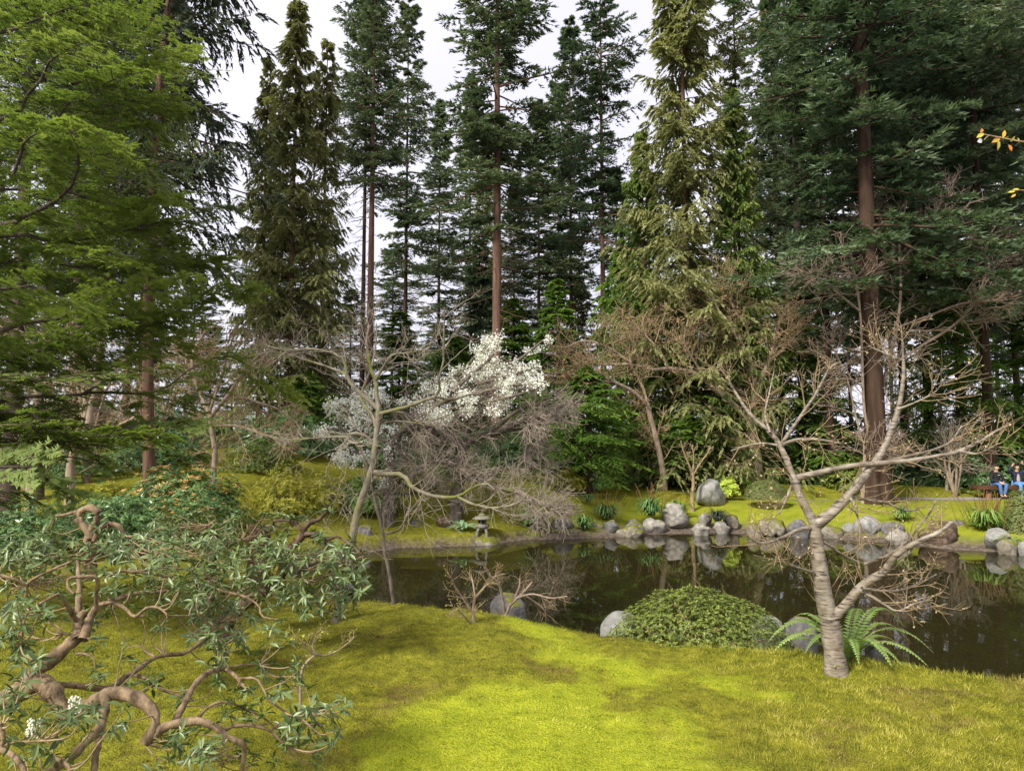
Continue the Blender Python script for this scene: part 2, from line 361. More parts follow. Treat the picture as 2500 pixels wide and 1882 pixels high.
tn = np.clip(.48 + .35 * vn(xx, yy, .35, 46) + .8 * vn(xx, yy, .07, 47) + rng.normal(0, .2, N), 0, 1); r3 = lambda a: np.repeat(a, 3)
tag(link('moss', mkmesh('moss', V, T, gmm, r3(tn), col=dict(lime=r3(lm), lawn=r3(rl), brown=r3(br)))), 'soft yellow-green moss and short grass blades on the near bank', 'moss', kind='stuff')
# ------------------------------------------------------------------ conifers
M_fir = foliage('fir_needles', [(.018, .030, .014), (.044, .066, .032), (.085, .112, .058), (.15, .175, .10)], .32)
M_blue = foliage('blue_fir_needles', [(.016, .030, .014), (.038, .064, .030), (.070, .102, .052), (.14, .175, .10)], .32)
M_cedar = foliage('cedar_sprays', [(.045, .050, .018), (.105, .112, .040), (.175, .180, .072), (.26, .255, .12)], .45)
M_cedg = foliage('green_cedar_sprays', [(.03, .055, .012), (.070, .11, .028), (.14, .185, .048), (.23, .28, .09)], .42)
M_hem = foliage('hemlock_sprays', [(.028, .058, .010), (.060, .115, .018), (.115, .185, .030), (.20, .27, .05)], .42)
M_backlitc = foliage('backlit_cedar_sprays', [(.010, .014, .008), (.020, .028, .014), (.035, .048, .022), (.06, .075, .04)], .15)  # backlit shade put into the colour, darker than the other cedars
B_fir = bark('fir_bark', (.075, .040, .026), (.24, .145, .10), 5, (1, 1, .12))
B_dark = bark('dark_fir_bark', (.022, .014, .009), (.085, .052, .034), 4, (1, 1, .10))
B_cedar = bark('cedar_bark', (.05, .028, .018), (.16, .095, .06), 6, (1, 1, .06))
B_wood = bark('brown_woodland_bark', (.03, .022, .017), (.105, .075, .058), 5, (1, 1, .15))
B_grey = bark('grey_woodland_bark', (.05, .038, .03), (.15, .12, .098), 5, (1, 1, .2))

STY = {  # elevation at crown base / at top, droop, tip lift, hang of branchlets, forward sweep, leaf spread, leaf up/down
 'fir':   dict(e0=-12, e1=38, droop=.22, lift=.22, hang=.25, fw=.60, spread=.75, up=(-.35, .55), bl=.32, lw=.34),
 'cedar': dict(e0=-8, e1=45, droop=.38, lift=.30, hang=.85, fw=.55, spread=.45, up=(-1.1, .1), bl=.36, lw=.36),
 'hem':   dict(e0=8, e1=48, droop=.55, lift=.05, hang=.50, fw=.65, spread=.70, up=(-.65, .10), bl=.40, lw=.36),
}
def prof_cone(u): return (1 - u) ** .75 * .94 + .06
def prof_fir(u): return np.minimum(1, (1 - u) * 1.7 + .08) * (.78 + .22 * np.sin(u * 23))
def prof_round(u): return np.sqrt(np.maximum(0, 1 - (2 * u - .85) ** 2 * .85)) * (1 - u) ** .35 + .05
def conifer_geo(H, zb, R, B, M, K, leaf, style, rng, prof=prof_cone, r0=.25, tb=0., gap=.0, asym=None, swaying=True):
    S = STY[style]
    u = np.sort(rng.random(B)) ** .95; h = zb + (H - zb) * u * .985
    az = np.arange(B) * 2.39996 + rng.normal(0, .5, B)
    clump = rng.uniform(.62, 1.12, B) * np.where(rng.random(B) < gap, .35, 1)
    L = R * prof(u) * clump
    if asym is not None: L *= 1 + asym[0] * np.cos(az - asym[1])
    e = np.radians(S['e0'] + (S['e1'] - S['e0']) * u + rng.normal(0, 7, B)); ce, se = np.cos(e), np.sin(e)
    hv = np.stack([np.cos(az), np.sin(az), 0 * az], 1); la = np.stack([-np.sin(az), np.cos(az), 0 * az], 1); up = np.array([0, 0, 1.])
    SW_ = .012 if swaying else 0.
    sway = lambda z: np.stack([SW_ * H * np.sin(z / H * 5 + R), SW_ * H * np.cos(z / H * 4 + R), z], -1) - np.array([SW_ * H * math.sin(R), SW_ * H * math.cos(R), 0])
    root = sway(h)
    def pos(i, s):
        z = L[i] * (se[i] * s - S['droop'] * s ** 2 + S['lift'] * s ** 4)
        return root[i] + hv[i] * (L[i] * s * ce[i])[..., None] + up * z[..., None]
    bi = np.repeat(np.arange(B), M); n = len(bi); s = .10 + .90 * rng.random(n) ** .8
    side = np.where(rng.random(n) < .5, -1., 1.)
    bl = L[bi] * (.10 + S['bl'] * (1.05 - s)) * rng.uniform(.6, 1.25, n) + leaf * .8
    fw = S['fw'] + .9 * sm(.8, 1, s)
    bd = nrm(hv[bi] * fw[:, None] + la[bi] * (side * (1.1 - .6 * sm(.8, 1, s)))[:, None] + up * rng.uniform(-S['hang'], .12, n)[:, None])
    p0 = pos(bi, s)
    li = np.repeat(np.arange(n), K); N = len(li); v = rng.random(N)
    hang = S['hang'] * .55
    base = p0[li] + bd[li] * (bl[li] * v)[:, None] - up * (hang * bl[li] * v ** 2)[:, None]
    cr = nrm(np.cross(bd[li], up)); sd = rng.uniform(-1, 1, N)
    d = nrm(bd[li] * (1 - .25 * hang) + cr * (sd * S['spread'] * 1.3)[:, None] + up * rng.uniform(*S['up'], N)[:, None])
    sv = nrm(np.cross(d, nrm(up + rng.normal(0, .55, (N, 3)))))
    ll = leaf * rng.uniform(.55, 1.25, N); ww = ll * S['lw'] * rng.uniform(.8, 1.3, N)
    V, T = tri1(base, d, sv, ll, ww)
    bt = rng.random(B)[bi][li]; tint = np.clip(.10 + .38 * bt + .30 * s[li] * v + .28 * rng.random(N) + tb, 0, 1)
    # limbs
    ks = np.linspace(0, .92, 6); LP = np.stack([pos(np.arange(B), np.full(B, k)) for k in ks], 1)
    LR = (np.clip(L * .014, .012, .09))[:, None] * np.linspace(1, .25, 6)[None]
    # trunk
    zz = np.linspace(-.3, H * .985, 14); TP = sway(zz)[None]; flare = 1 + .5 * np.exp(-np.maximum(zz, 0) / (r0 * 2.2))
    TR = (r0 * (1 - zz / H * .93) * flare)[None]
    return (V, T, np.repeat(tint, 3)), tubes(LP, LR, 4), tubes(TP, TR, 12), (sway, rng)
def conifer(name, label, cat, base, H, zb, R, B, M, K, leaf, style, seed, fm, bm_, prof=prof_cone, r0=.25, tb=0., gap=0., dead=0, group=None, asym=None, ivy=0):
    rng = np.random.default_rng(seed)
    cr, lm, tr, (sway, _) = conifer_geo(H, zb, R, B, M, K, leaf, style, rng, prof, r0, tb, gap, asym)
    e = empty(name, base, label, cat, group)
    g = Geo(); g.add(tr[0], Q=tr[1]); g.build('trunk', bm_, e, True)
    g = Geo(); g.add(lm[0], Q=lm[1])
    if dead:
        n = dead; h = rng.uniform(max(1.5, zb * .35), zb * 1.02, n); az = rng.uniform(0, 6.28, n); l = rng.uniform(.5, 1.0, n) * R * .55
        s = np.linspace(0, 1, 6)[None, :, None]; hv = np.stack([np.cos(az), np.sin(az), 0 * az], 1)[:, None]
        P = sway(h)[:, None] + hv * (l[:, None, None] * s) + np.array([0, 0, 1.]) * (l[:, None, None] * (-.25 * s - .35 * s ** 2 + .25 * s ** 3))
        g.add(*(lambda q: (q[0], None, q[1]))(tubes(P, np.linspace(.022, .006, 6)[None].repeat(n, 0), 3)))
        P2, R2, _ = grow(P, np.full((n, 6), .01), 4, (.3, 1), .5, .8, .15, (0, 0, -.06), .007, .004, 4, rng); q = tubes(P2, R2, 3); g.add(q[0], None, q[1])
    tag(g.build('limbs', bm_, e, True), kind='stuff')
    g = Geo(); g.add(cr[0], cr[1], None, cr[2]); tag(g.build('crown', fm, e), kind='stuff')
    return e
def tree_v(vx, D, apex, cb, hw, **k):
    """size a conifer from the overview: trunk x, depth, apex y, crown base y, half width"""
    p = av(vx, 1000, D); x = p[0]; zb0 = G(x, D) - .05
    H = av(vx, apex, D)[2] - zb0; zb = max(.5, av(vx, cb, D)[2] - zb0); R = hw * VS * mpx(D)
    return dict(base=(x, D, zb0), H=H, zb=zb, R=R)
def CT(name, label, vx, D, apex, cb, hw, style, seed, fm, bm_, B=110, M=22, K=14, leaf=None, tw=10, **k):
    q = tree_v(vx, D, apex, cb, hw * 1.15); leaf = leaf or .0072 * D
    return conifer(name, label, 'tree', q['base'], q['H'], q['zb'], q['R'], B, M, K, leaf, style, seed, fm, bm_, r0=tw * VS * mpx(D) / 2, **k)

PROTO = {}
def proto(key, style, zbf, B, M, K, leaf, seed, prof=prof_cone, gap=0., H0=20., R0=3.):
    """one crown mesh and one limb mesh, 20 m tall and 3 m in radius, that alike trees share"""
    rng = np.random.default_rng(seed); cr, lm, tr, _ = conifer_geo(H0, H0 * zbf, R0, B, M, K, leaf, style, rng, prof, .2, 0., gap, None, False)
    PROTO[key] = (mkmesh('crown', cr[0], cr[1], M_fir, cr[2]), mkmesh('limbs', lm[0], lm[1], B_dark, smooth=True), zbf, H0, R0)
proto('fir_low', 'fir', .20, 190, 32, 16, .165, 101, prof_fir, .12)
proto('fir_high', 'fir', .50, 130, 32, 17, .16, 102, prof_fir, .15)
proto('fir_mid', 'fir', .36, 150, 28, 16, .17, 107, prof_fir, .2)
proto('cedar', 'cedar', .04, 220, 30, 16, .17, 103, gap=.2)
proto('cedar_b', 'cedar', .03, 180, 26, 16, .18, 104, gap=.2)
proto('hem', 'hem', .14, 120, 30, 17, .155, 105, H0=11., R0=2.6)
proto('hem_b', 'hem', .20, 100, 30, 17, .13, 106, prof_round, H0=6.5, R0=2.4)
def shared(name, label, key, vx, D, apex, hw, fm, bm_, tw=14, group=None, rz=None, dead=0, seed=1, cat='tree', zs=1.0):
    rng = np.random.default_rng(seed + 1000 + int(vx)); x = av(vx, 1000, D)[0]; z0 = G(x, D) - .06; H = av(vx, apex, D)[2] - z0; R = hw * VS * mpx(D); r0 = tw * VS * mpx(D) / 2
    e = empty(name, (x, D, z0), label, cat, group); zz = np.linspace(-.3, H * .985, 14); fl = 1 + .5 * np.exp(-np.maximum(zz, 0) / (r0 * 2.2))
    q = tubes(np.stack([0 * zz, 0 * zz, zz], -1)[None], (r0 * (1 - zz / H * .93) * fl * (1 + .03 * rng.normal(size=14)))[None], 14); g = Geo(); g.add(q[0], None, q[1]); g.build('trunk', bm_, e, True)
    cm, lm, zb, H0, R0 = PROTO[key]; rz = rng.uniform(0, 6.28) if rz is None else rz
    for nm, me, mt in (('crown', cm, fm), ('limbs', lm, bm_)):
        o_ = link(nm, me, e); o_.scale = (R / R0, R / R0, H / H0); o_.rotation_euler = (0, 0, rz); o_.material_slots[0].link = 'OBJECT'; o_.material_slots[0].material = mt; o_['kind'] = 'stuff'
    if dead:
        n = dead; zc = zb * H; h = rng.uniform(max(1.5, zc * .3), zc * 1.02, n); az = rng.uniform(0, 6.28, n); l = rng.uniform(.5, 1.0, n) * R * .5
        s = np.linspace(0, 1, 6)[None, :, None]; hv = np.stack([np.cos(az), np.sin(az), 0 * az], 1)[:, None]
        P = np.stack([0 * h, 0 * h, h], 1)[:, None] + hv * (l[:, None, None] * s) + np.array([0, 0, 1.]) * (l[:, None, None] * (-.25 * s - .35 * s ** 2 + .25 * s ** 3)); g = Geo()
        q = tubes(P, np.linspace(.022, .006, 6)[None].repeat(n, 0), 3); g.add(q[0], None, q[1])
        P2, R2, _ = grow(P, np.full((n, 6), .01), 4, (.3, 1), .5, .8, .15, (0, 0, -.06), .007, .004, 4, rng); q = tubes(P2, R2, 3); g.add(q[0], None, q[1]); tag(g.build('dead_branches', bm_, e), kind='stuff')
    return e
S = shared
S('red_cedar', 'tall olive cedar with pointed spire top, left of the twin bare trunks', 'cedar', 620, 30, -10, 160, M_cedar, B_cedar, 18)
S('red_cedar', 'cedar with the second spire close behind the tallest olive cedar', 'cedar_b', 690, 31.5, 70, 118, M_cedar, B_cedar, 15)
S('red_cedar', 'slender cedar on the left flank of the tallest olive cedar', 'cedar_b', 557, 31, 110, 112, M_cedar, B_cedar, 15)
S('fir', 'fir with a tall bare brown trunk, brighter front one of the twin trunks', 'fir_high', 795, 36, -110, 118, M_fir, B_fir, 20, dead=26)
S('fir', 'thinner fir close behind the front twin trunk, its darker trunk alongside', 'fir_high', 779, 37.5, -160, 100, M_fir, B_dark, 13, dead=30)
S('fir', 'big spruce in mid picture with layered boughs above a thick reddish trunk', 'fir_mid', 1073, 34, -330, 200, M_fir, B_fir, 26, dead=40)
S('fir', 'narrow blue-green fir with thin bare trunk between big spruce and olive cedar', 'fir_mid', 1306, 37, -190, 128, M_blue, B_fir, 15, dead=20)
S('red_cedar', 'broad olive cedar with drooping sprays, tallest one right of the middle', 'cedar', 1490, 30, -330, 205, M_cedar, B_cedar, 20)
S('red_cedar', 'lighter green cedar low on the left side of the broad olive cedar', 'cedar_b', 1395, 31, 270, 125, M_cedg, B_cedar, 16)
S('red_cedar', 'green cedar on the right flank of the broad olive cedar', 'cedar', 1600, 29.5, 180, 125, M_cedg, B_cedar, 16)
S('slender_conifer', 'thin mossy conifer with sparse top beside the open sky gap', 'fir_mid', 1608, 33, -260, 80, M_cedar, B_dark, 11, dead=30)
S('fir', 'huge fir with the thickest dark furrowed trunk, right of the middle', 'fir_low', 1893, 26, -900, 280, M_blue, B_dark, 46, dead=20)
S('fir', 'fir with slim pale trunk standing in the sky gap left of the thickest trunk', 'fir_mid', 1738, 33, -520, 120, M_fir, B_grey, 20, dead=40)
S('fir', 'dense dark fir whose boughs hang left of the thickest trunk', 'fir_low', 1795, 30, -620, 185, M_fir, B_dark, 18)
S('fir', 'blue-green fir directly right of the thickest trunk', 'fir_low', 2010, 32, -550, 225, M_blue, B_dark, 20)
S('fir', 'dense fir behind the waving person, second from the photo edge', 'fir_low', 2140, 29, -700, 240, M_blue, B_dark, 22)
S('fir', 'dark fir just outside the right edge of the photo', 'fir_low', 2310, 25.5, -900, 250, M_fir, B_dark, 26)
S('fir', 'back-row fir between the thickest trunk and the blue-green one', 'fir_low', 1955, 38, -380, 165, M_fir, B_dark, 14)
S('fir', 'back-row fir behind the drooping hemlock on the right', 'fir_low', 2085, 39, -400, 170, M_blue, B_dark, 15)
S('fir', 'back-row fir near the right edge, above the bench', 'fir_low', 2205, 37, -450, 180, M_fir, B_dark, 15)
S('fir', 'back-row fir peeping between the slim pale trunk and the olive cedar', 'fir_low', 1690, 41, -60, 105, M_blue, B_dark, 12)
CTk = dict(gap=.15)
S('fir', 'dark cone-shaped young fir behind the thick reddish trunk', 'hem', 1035, 39, 500, 100, M_blue, B_dark, 10)
S('fir', 'dark fir crown filling the gap right of the twin trunks', 'fir_mid', 872, 44, -20, 105, M_fir, B_dark, 12, dead=20)
S('fir', 'hazy fir set back between the twin trunks and the big spruce', 'fir_low', 945, 50, 210, 95, M_fir, B_dark, 10, dead=20)
S('fir', 'fir set back just right of the big spruce trunk', 'fir_low', 1165, 45, 210, 120, M_fir, B_fir, 12, dead=20)
S('fir', 'fir set back with crown touching the narrow blue-green fir', 'fir_mid', 1236, 48, 30, 105, M_blue, B_fir, 12, dead=20)
S('hemlock', 'low bright green hemlock with dark trunk beside the blossom tree', 'hem_b', 1270, 26.5, 790, 135, M_hem, B_dark, 17)
S('hemlock', 'layered green hemlock behind the leafless magnolia-like tree', 'hem', 1475, 29.5, 670, 150, M_hem, B_dark, 10)
S('hemlock', 'green hemlock above the tall tree stump', 'hem_b', 1590, 31.5, 640, 120, M_hem, B_dark, 12)
S('hemlock', 'green hemlock left of the thickest fir trunk', 'hem', 1735, 31.5, 590, 150, M_hem, B_dark, 16)
S('hemlock', 'drooping hemlock in front of the woods right of the thickest trunk', 'hem_b', 2075, 30.5, 640, 150, M_hem, B_dark, 14)
S('hemlock', 'hemlock reaching in at the right edge above the bench', 'hem', 2270, 32, 600, 170, M_hem, B_dark, 14)
S('hemlock', 'green hemlock peeping over the white blossom', 'hem', 1205, 33, 600, 120, M_hem, B_dark, 10)
S('hemlock', 'green hemlock under the narrow blue-green fir', 'hem_b', 1340, 33.5, 540, 100, M_hem, B_dark, 10)
S('hemlock', 'small green hemlock at the foot of the tallest olive cedar', 'hem_b', 665, 29, 800, 85, M_hem, B_dark, 8)
S('hemlock', 'shaded hemlock between blossom tree and twin trunks', 'hem', 860, 34, 670, 125, M_hem, B_dark, 9)
S('hemlock', 'shaded hemlock behind the middle of the white blossom', 'hem_b', 980, 37, 720, 110, M_hem, B_dark, 9)
S('hemlock', 'shaded hemlock right behind the thick reddish trunk', 'hem', 1110, 38, 640, 110, M_hem, B_dark, 9)
CT('backlit_cedar', 'cedar coloured dark as if backlit, drooping behind the near hemlock, upper left', 330, 17, -900, 560, 240, 'cedar', 18, M_backlitc, B_cedar, B=150, M=28, K=17, leaf=.16, tw=26, gap=.15)
# woodland behind, in shared crowns
rngw = np.random.default_rng(50)
for i in range(46):
    D = rngw.uniform(46, 76); vx = (i + .5) / 46 * 2800 - 300 + rngw.uniform(-25, 25); a = i % 3 != 1
    ap = rngw.uniform(120, 520)
    if 690 < vx < 1010 or 400 < vx < 570: ap = rngw.uniform(520, 720)
    if vx > 1650: ap = rngw.uniform(-100, 350)
    if a: S('woodland_fir', 'slim far fir deep in the woods behind the garden', 'fir_low' if i % 2 else 'fir_mid', vx, D, ap, 70 + 1400 / D, M_fir, B_grey, 9, 'far woodland firs', dead=14, seed=i)
    else: S('woodland_cedar', 'far loose cedar deep in the woods behind the garden', 'cedar_b', vx, D, ap + 120, 60 + 1200 / D, M_cedar, B_grey, 9, 'far woodland cedars', seed=i)
# trunks of the left-hand woodland seen under the hemlock boughs
for vx, D, tw, apex, lab in ((22, 17, 34, -900, 'thick furrowed trunk at the left edge behind the hemlock boughs'), (82, 19, 22, -700, 'second woodland trunk from the left edge, slightly slimmer'),
                            (152, 24, 26, -500, 'reddish trunk third from the left edge under the boughs'), (206, 27, 17, -400, 'straight slim trunk fourth from the left edge'),
                            (268, 31, 18, -300, 'slim woodland trunk left of the brown-leaved shrub'), (300, 25, 12, -300, 'thin dark trunk rising right above the orange-tipped shrub')):
    S('woodland_fir', lab, 'fir_mid', vx, D, apex - 100, 150, M_fir, B_wood if vx != 300 else B_dark, tw, dead=40)
# ------------------------------------------------------------------ rocks
def rockmat(name, c0, c1, c2, moss=.25, mcol=(.17, .17, .02), scale=7):
    m, n, o = mat(name); tc = nd(n, 'TexCoord'); a = nd(n, 'TexNoise', Scale=scale, Detail=8., Roughness=.65); f = nd(n, 'TexNoise', Scale=scale * 5, Detail=4.)
    n.links.new(tc.outputs['Object'], a.inputs['Vector']); n.links.new(tc.outputs['Object'], f.inputs['Vector'])
    r = ramp(n, [(.3, c0), (.52, c1), (.72, c2)]); n.links.new(a.outputs['Fac'], r.inputs['Fac'])
    g = nd(n, 'NewGeometry'); sp = nd(n, 'SeparateXYZ'); n.links.new(g.outputs['Normal'], sp.inputs[0])
    m1 = nd(n, 'Math', operation='MULTIPLY_ADD'); n.links.new(sp.outputs['Z'], m1.inputs[0]); m1.inputs[1].default_value = .35; 
    n2 = nd(n, 'TexNoise', Scale=scale * .6, Detail=5.); n.links.new(tc.outputs['Object'], n2.inputs['Vector']); n.links.new(n2.outputs['Fac'], m1.inputs[2])
    mr = nd(n, 'MapRange'); mr.inputs[1].default_value = .98 - moss; mr.inputs[2].default_value = 1.06 - moss; n.links.new(m1.outputs[0], mr.inputs[0])
    x = nd(n, 'Mix', data_type='RGBA'); n.links.new(mr.outputs[0], x.inputs['Factor']); n.links.new(r.outputs['Color'], x.inputs['A']); x.inputs['B'].default_value = (*mcol, 1)
    sk = nd(n, 'MapRange'); sk.inputs[1].default_value = .66; sk.inputs[2].default_value = .72; n.links.new(f.outputs['Fac'], sk.inputs[0])
    y = nd(n, 'Mix', data_type='RGBA'); n.links.new(sk.outputs[0], y.inputs['Factor']); n.links.new(x.outputs['Result'], y.inputs['A']); y.inputs['B'].default_value = (*[v * .35 for v in c0], 1)
    b = nd(n, 'BsdfPrincipled', Roughness=.88); n.links.new(y.outputs['Result'], b.inputs['Base Color']); b.inputs['Specular IOR Level'].default_value = .2
    bu = nd(n, 'Bump', Strength=.7, Distance=.03); n.links.new(a.outputs['Fac'], bu.inputs['Height'])
    b2 = nd(n, 'Bump', Strength=.4, Distance=.01); n.links.new(f.outputs['Fac'], b2.inputs['Height']); n.links.new(bu.outputs[0], b2.inputs['Normal'])
    n.links.new(b2.outputs[0], b.inputs['Normal']); n.links.new(b.outputs[0], o.inputs[0]); return m
K_light = rockmat('pale_granite', (.13, .118, .095), (.26, .238, .20), (.39, .36, .315), .12)
K_grey = rockmat('grey_stone', (.13, .13, .11), (.24, .235, .21), (.34, .33, .30), .12)
K_dark = rockmat('dark_stone', (.06, .056, .054), (.13, .122, .118), (.22, .21, .20), .22)
K_moss = rockmat('mossy_stone', (.09, .08, .06), (.20, .175, .13), (.34, .30, .25), .33, (.13, .13, .02))
K_brown = rockmat('brown_ledge', (.03, .022, .016), (.10, .068, .045), (.24, .17, .12), .2)
def rock(name, label, pts, D, m, seed, dep=.8, group=None, facets=11, tr=None, amp=.035):
    rng = np.random.default_rng(seed)
    if tr: pts = [(tr[0] + x / tr[2], tr[1] + y / tr[2]) for x, y in pts]
    P = np.array([at(x, y, D) for x, y in pts])[:, [0, 2]]; c = (P.max(0) + P.min(0)) / 2; q = P - c
    ang = np.arctan2(q[:, 1], q[:, 0]); rad = np.hypot(q[:, 0], q[:, 1]); o_ = np.argsort(ang); ang = ang[o_]; rad = rad[o_]
    A = np.r_[ang - 2 * np.pi, ang, ang + 2 * np.pi]; Rr = np.r_[rad, rad, rad]
    nf, nps = 32, 15; ph = np.arange(nf) * 2 * np.pi / nf; ps = np.linspace(-np.pi / 2, np.pi / 2, nps)
    rr = np.interp(ph, A, Rr); W = np.ptp(P[:, 0]); Hh = np.ptp(P[:, 1])
    PH, PS = np.meshgrid(ph, ps); RR = np.broadcast_to(rr, PH.shape); cs = np.cos(PS) ** .75
    V = np.stack([RR * np.cos(PH) * cs, np.sin(PS) * dep * .5 * max(W, Hh * .8), RR * np.sin(PH) * cs], -1).reshape(-1, 3)
    sc = max(W, Hh)
    for i in range(facets):
        nv = rng.normal(size=3); nv[1] = -abs(nv[1]) * 1.3; nv /= np.linalg.norm(nv); k = (V @ nv).max() * rng.uniform(.72, .92)
        V = V - np.maximum(0, V @ nv - k)[:, None] * nv * .85
    for k in range(5):
        w_ = rng.normal(size=3) * (2.5 + 2.5 * k) / sc; V = V + nrm(V) * (np.sin(V @ w_ * 2 + rng.uniform(0, 6)) * sc * amp / (k + 1.5))[:, None]
    i = np.arange(nps - 1)[:, None] * nf + np.arange(nf)[None]; j = np.arange(nps - 1)[:, None] * nf + (np.arange(nf)[None] + 1) % nf
    Q = np.stack([i, j, j + nf, i + nf], -1).reshape(-1, 4)
    need = (c[1] + V[:, 2].min()) - (G(c[0], D) - .06)
    if need > 0: V[:, 2] = np.where(V[:, 2] < 0, V[:, 2] * (1 + need / -V[:, 2].min()), V[:, 2])
    loc = (c[0], D, c[1]); me = mkmesh(name, V, Q, m, smooth=True)
    return tag(link(name, me, None, loc), label, 'rock', group)
z3 = (1300, 1150, 4.424); z5 = (1780, 1200, 3.072)
SH = 'stones along the far shore'
rock('standing_stone', 'tall pale pitted standing stone upright at the far waterline', [(1395,470),(1430,400),(1520,322),(1560,340),(1620,440),(1685,500),(1690,560),(1660,610),(1560,640),(1450,630),(1410,560)], 23.9, K_light, 1, .7, tr=z3)
rock('boulder', 'large grey angular boulder on the lawn beside the lime shrub', [(1765,270),(1790,200),(1870,120),(1945,88),(2010,120),(2050,210),(2090,290),(2080,345),(1950,350),(1850,345),(1770,330)], 26, K_grey, 2, .8, tr=z3)
rock('rock', 'grey triangular rock under the tips of the bare weeping tree', [(190,590),(260,510),(330,488),(420,530),(455,600),(440,670),(240,680),(180,650)], 22.8, K_dark, 3, .8, SH, tr=z3)
rock('rock', 'violet-grey rock in front of the first green strap-leaf tuft', [(770,610),(790,540),(850,522),(920,555),(948,605),(930,670),(770,670)], 22.9, K_dark, 4, .8, SH, tr=z3)
rock('rock', 'low grey rock on a mossy ledge left of the pale slanting rock', [(990,625),(1050,560),(1130,585),(1225,635),(1200,690),(1000,690)], 23.0, K_dark, 5, .8, SH, tr=z3)
rock('rock', 'pale slanting rock just left of the standing stone', [(1185,560),(1230,515),(1330,535),(1455,605),(1440,660),(1250,660)], 23.5, K_light, 6, .8, SH, tr=z3)
rock('rock', 'flat white stone with a yellow moss cap right of the standing stone', [(1700,622),(1740,600),(1860,598),(1925,610),(1900,650),(1800,665),(1715,650)], 23.0, K_light, 7, .6, SH, tr=z3)
rock('rock', 'lichen-spotted white rock beside the black grass tuft', [(1795,540),(1815,480),(1850,448),(1900,452),(1935,510),(1930,575),(1800,580)], 24.0, K_light, 8, .8, SH, tr=z3)
rock('rock', 'dark moss-topped rock right of the black grass tuft', [(2060,530),(2080,480),(2140,462),(2205,480),(2230,540),(2215,600),(2080,600)], 23.8, K_moss, 9, .8, SH, tr=z3)
rock('rock', 'long mossy ledge at the waterline below the low grey rock', [(900,700),(910,640),(1000,620),(1150,622),(1225,650),(1240,700),(1180,735),(950,735)], 22.6, K_moss, 10, .5, SH, tr=z3)
rock('rock', 'dark mossy rock at the water left of the triangular rock', [(-70,700),(-50,640),(0,620),(70,650),(108,710),(90,760),(-60,760)], 22.2, K_moss, 11, .8, SH, tr=z3)
rock('rock', 'thin white slab lying on the sand', [(1935,615),(1960,598),(2100,594),(2155,606),(2130,622),(1960,624)], 23.4, K_light, 12, .6, SH, tr=z3)
rock('rock', 'yellow-mossed hump between low grey rock and pale slanting rock', [(1020,560),(1060,520),(1130,520),(1190,560),(1190,620),(1030,610)], 23.7, K_moss, 13, .8, SH, tr=z3)
rock('rock', 'mossy lump left of the violet-grey rock', [(625,590),(660,545),(730,535),(785,570),(780,640),(640,640)], 23.1, K_moss, 14, .8, SH, tr=z3)
rock('rock', 'cream moss-crowned boulder left of the cherry trunk', [(215,290),(235,232),(320,203),(395,215),(452,268),(450,300),(330,310)], 22.9, K_moss, 15, .8, SH, tr=z5)
rock('rock', 'small lichen rock at the water left of the cream boulder', [(130,300),(150,250),(200,238),(245,270),(245,315),(150,325)], 22.5, K_moss, 16, .8, SH, tr=z5)
rock('rock', 'blue-grey block half hidden by the cherry trunk', [(450,310),(465,235),(560,222),(605,260),(605,330),(470,335)], 22.3, K_dark, 17, .8, SH, tr=z5)
rock('rock', 'low pale ledge right of the cherry trunk', [(680,300),(700,268),(800,265),(880,290),(880,340),(700,330)], 22.3, K_moss, 18, .5, SH, tr=z5)
rock('rock', 'small pale rock left of the round grey boulder', [(852,300),(868,245),(905,233),(940,265),(945,310),(880,318)], 22.4, K_grey, 19, .8, SH, tr=z5)
rock('boulder', 'round blue-grey boulder with white veins on the far shore', [(945,290),(955,235),(1000,192),(1065,183),(1130,225),(1152,300),(1130,335),(1000,335)], 22.2, K_grey, 20, .85, SH, tr=z5)
rock('rock', 'dark flat-topped rock under the short green tuft', [(1145,300),(1155,240),(1215,230),(1290,238),(1315,275),(1310,320),(1160,325)], 21.9, K_dark, 21, .8, SH, tr=z5)
rock('rock', 'rounded dark rock behind the layered ledge', [(1635,290),(1655,220),(1700,205),(1745,212),(1785,260),(1785,310),(1650,310)], 21.5, K_dark, 22, .8, SH, tr=z5)
rock('rock_ledge', 'wide layered brown ledge overhanging the water', [(1420,300),(1500,277),(1680,283),(1745,330),(1805,372),(1770,405),(1600,410),(1480,395),(1425,350)], 20.6, K_brown, 23, .5, SH, tr=z5, facets=11, amp=.07)
rock('boulder', 'smooth pale rock by the fern at the right end of the shore', [(1925,365),(1945,295),(2015,268),(2085,300),(2105,380),(2080,420),(1940,415)], 19.6, K_grey, 24, .85, SH, tr=z5)
rock('rock', 'dark mossy rock under the fern at the right end', [(2020,420),(2040,370),(2110,360),(2170,395),(2175,440),(2050,455)], 19.1, K_moss, 25, .8, SH, tr=z5)
rock('rock', 'pale flat shelf of stone touching the water left of the brown ledge', [(1160,360),(1190,322),(1330,315),(1400,345),(1400,385),(1200,380)], 21.0, K_light, 26, .5, SH, tr=z5)
rock('rock', 'grey stone at the right photo edge on the shore', [(2165,420),(2180,395),(2240,385),(2270,420),(2240,450)], 18.9, K_grey, 27, .8, SH, tr=z5)
rock('rock', 'low sandy stone in front of the rounded dark rock', [(1505,275),(1530,240),(1630,238),(1645,275),(1620,290)], 21.3, K_moss, 28, .8, SH, tr=z5)
rock('rock', 'squared dark stone standing beside the leaning bare trunk', [(745,1195),(752,1158),(775,1130),(795,1130),(806,1150),(808,1195)] if 0 else [(868,1325),(872,1290),(884,1280),(900,1280),(906,1300),(906,1330)], 20.4, K_dark, 29, .9)
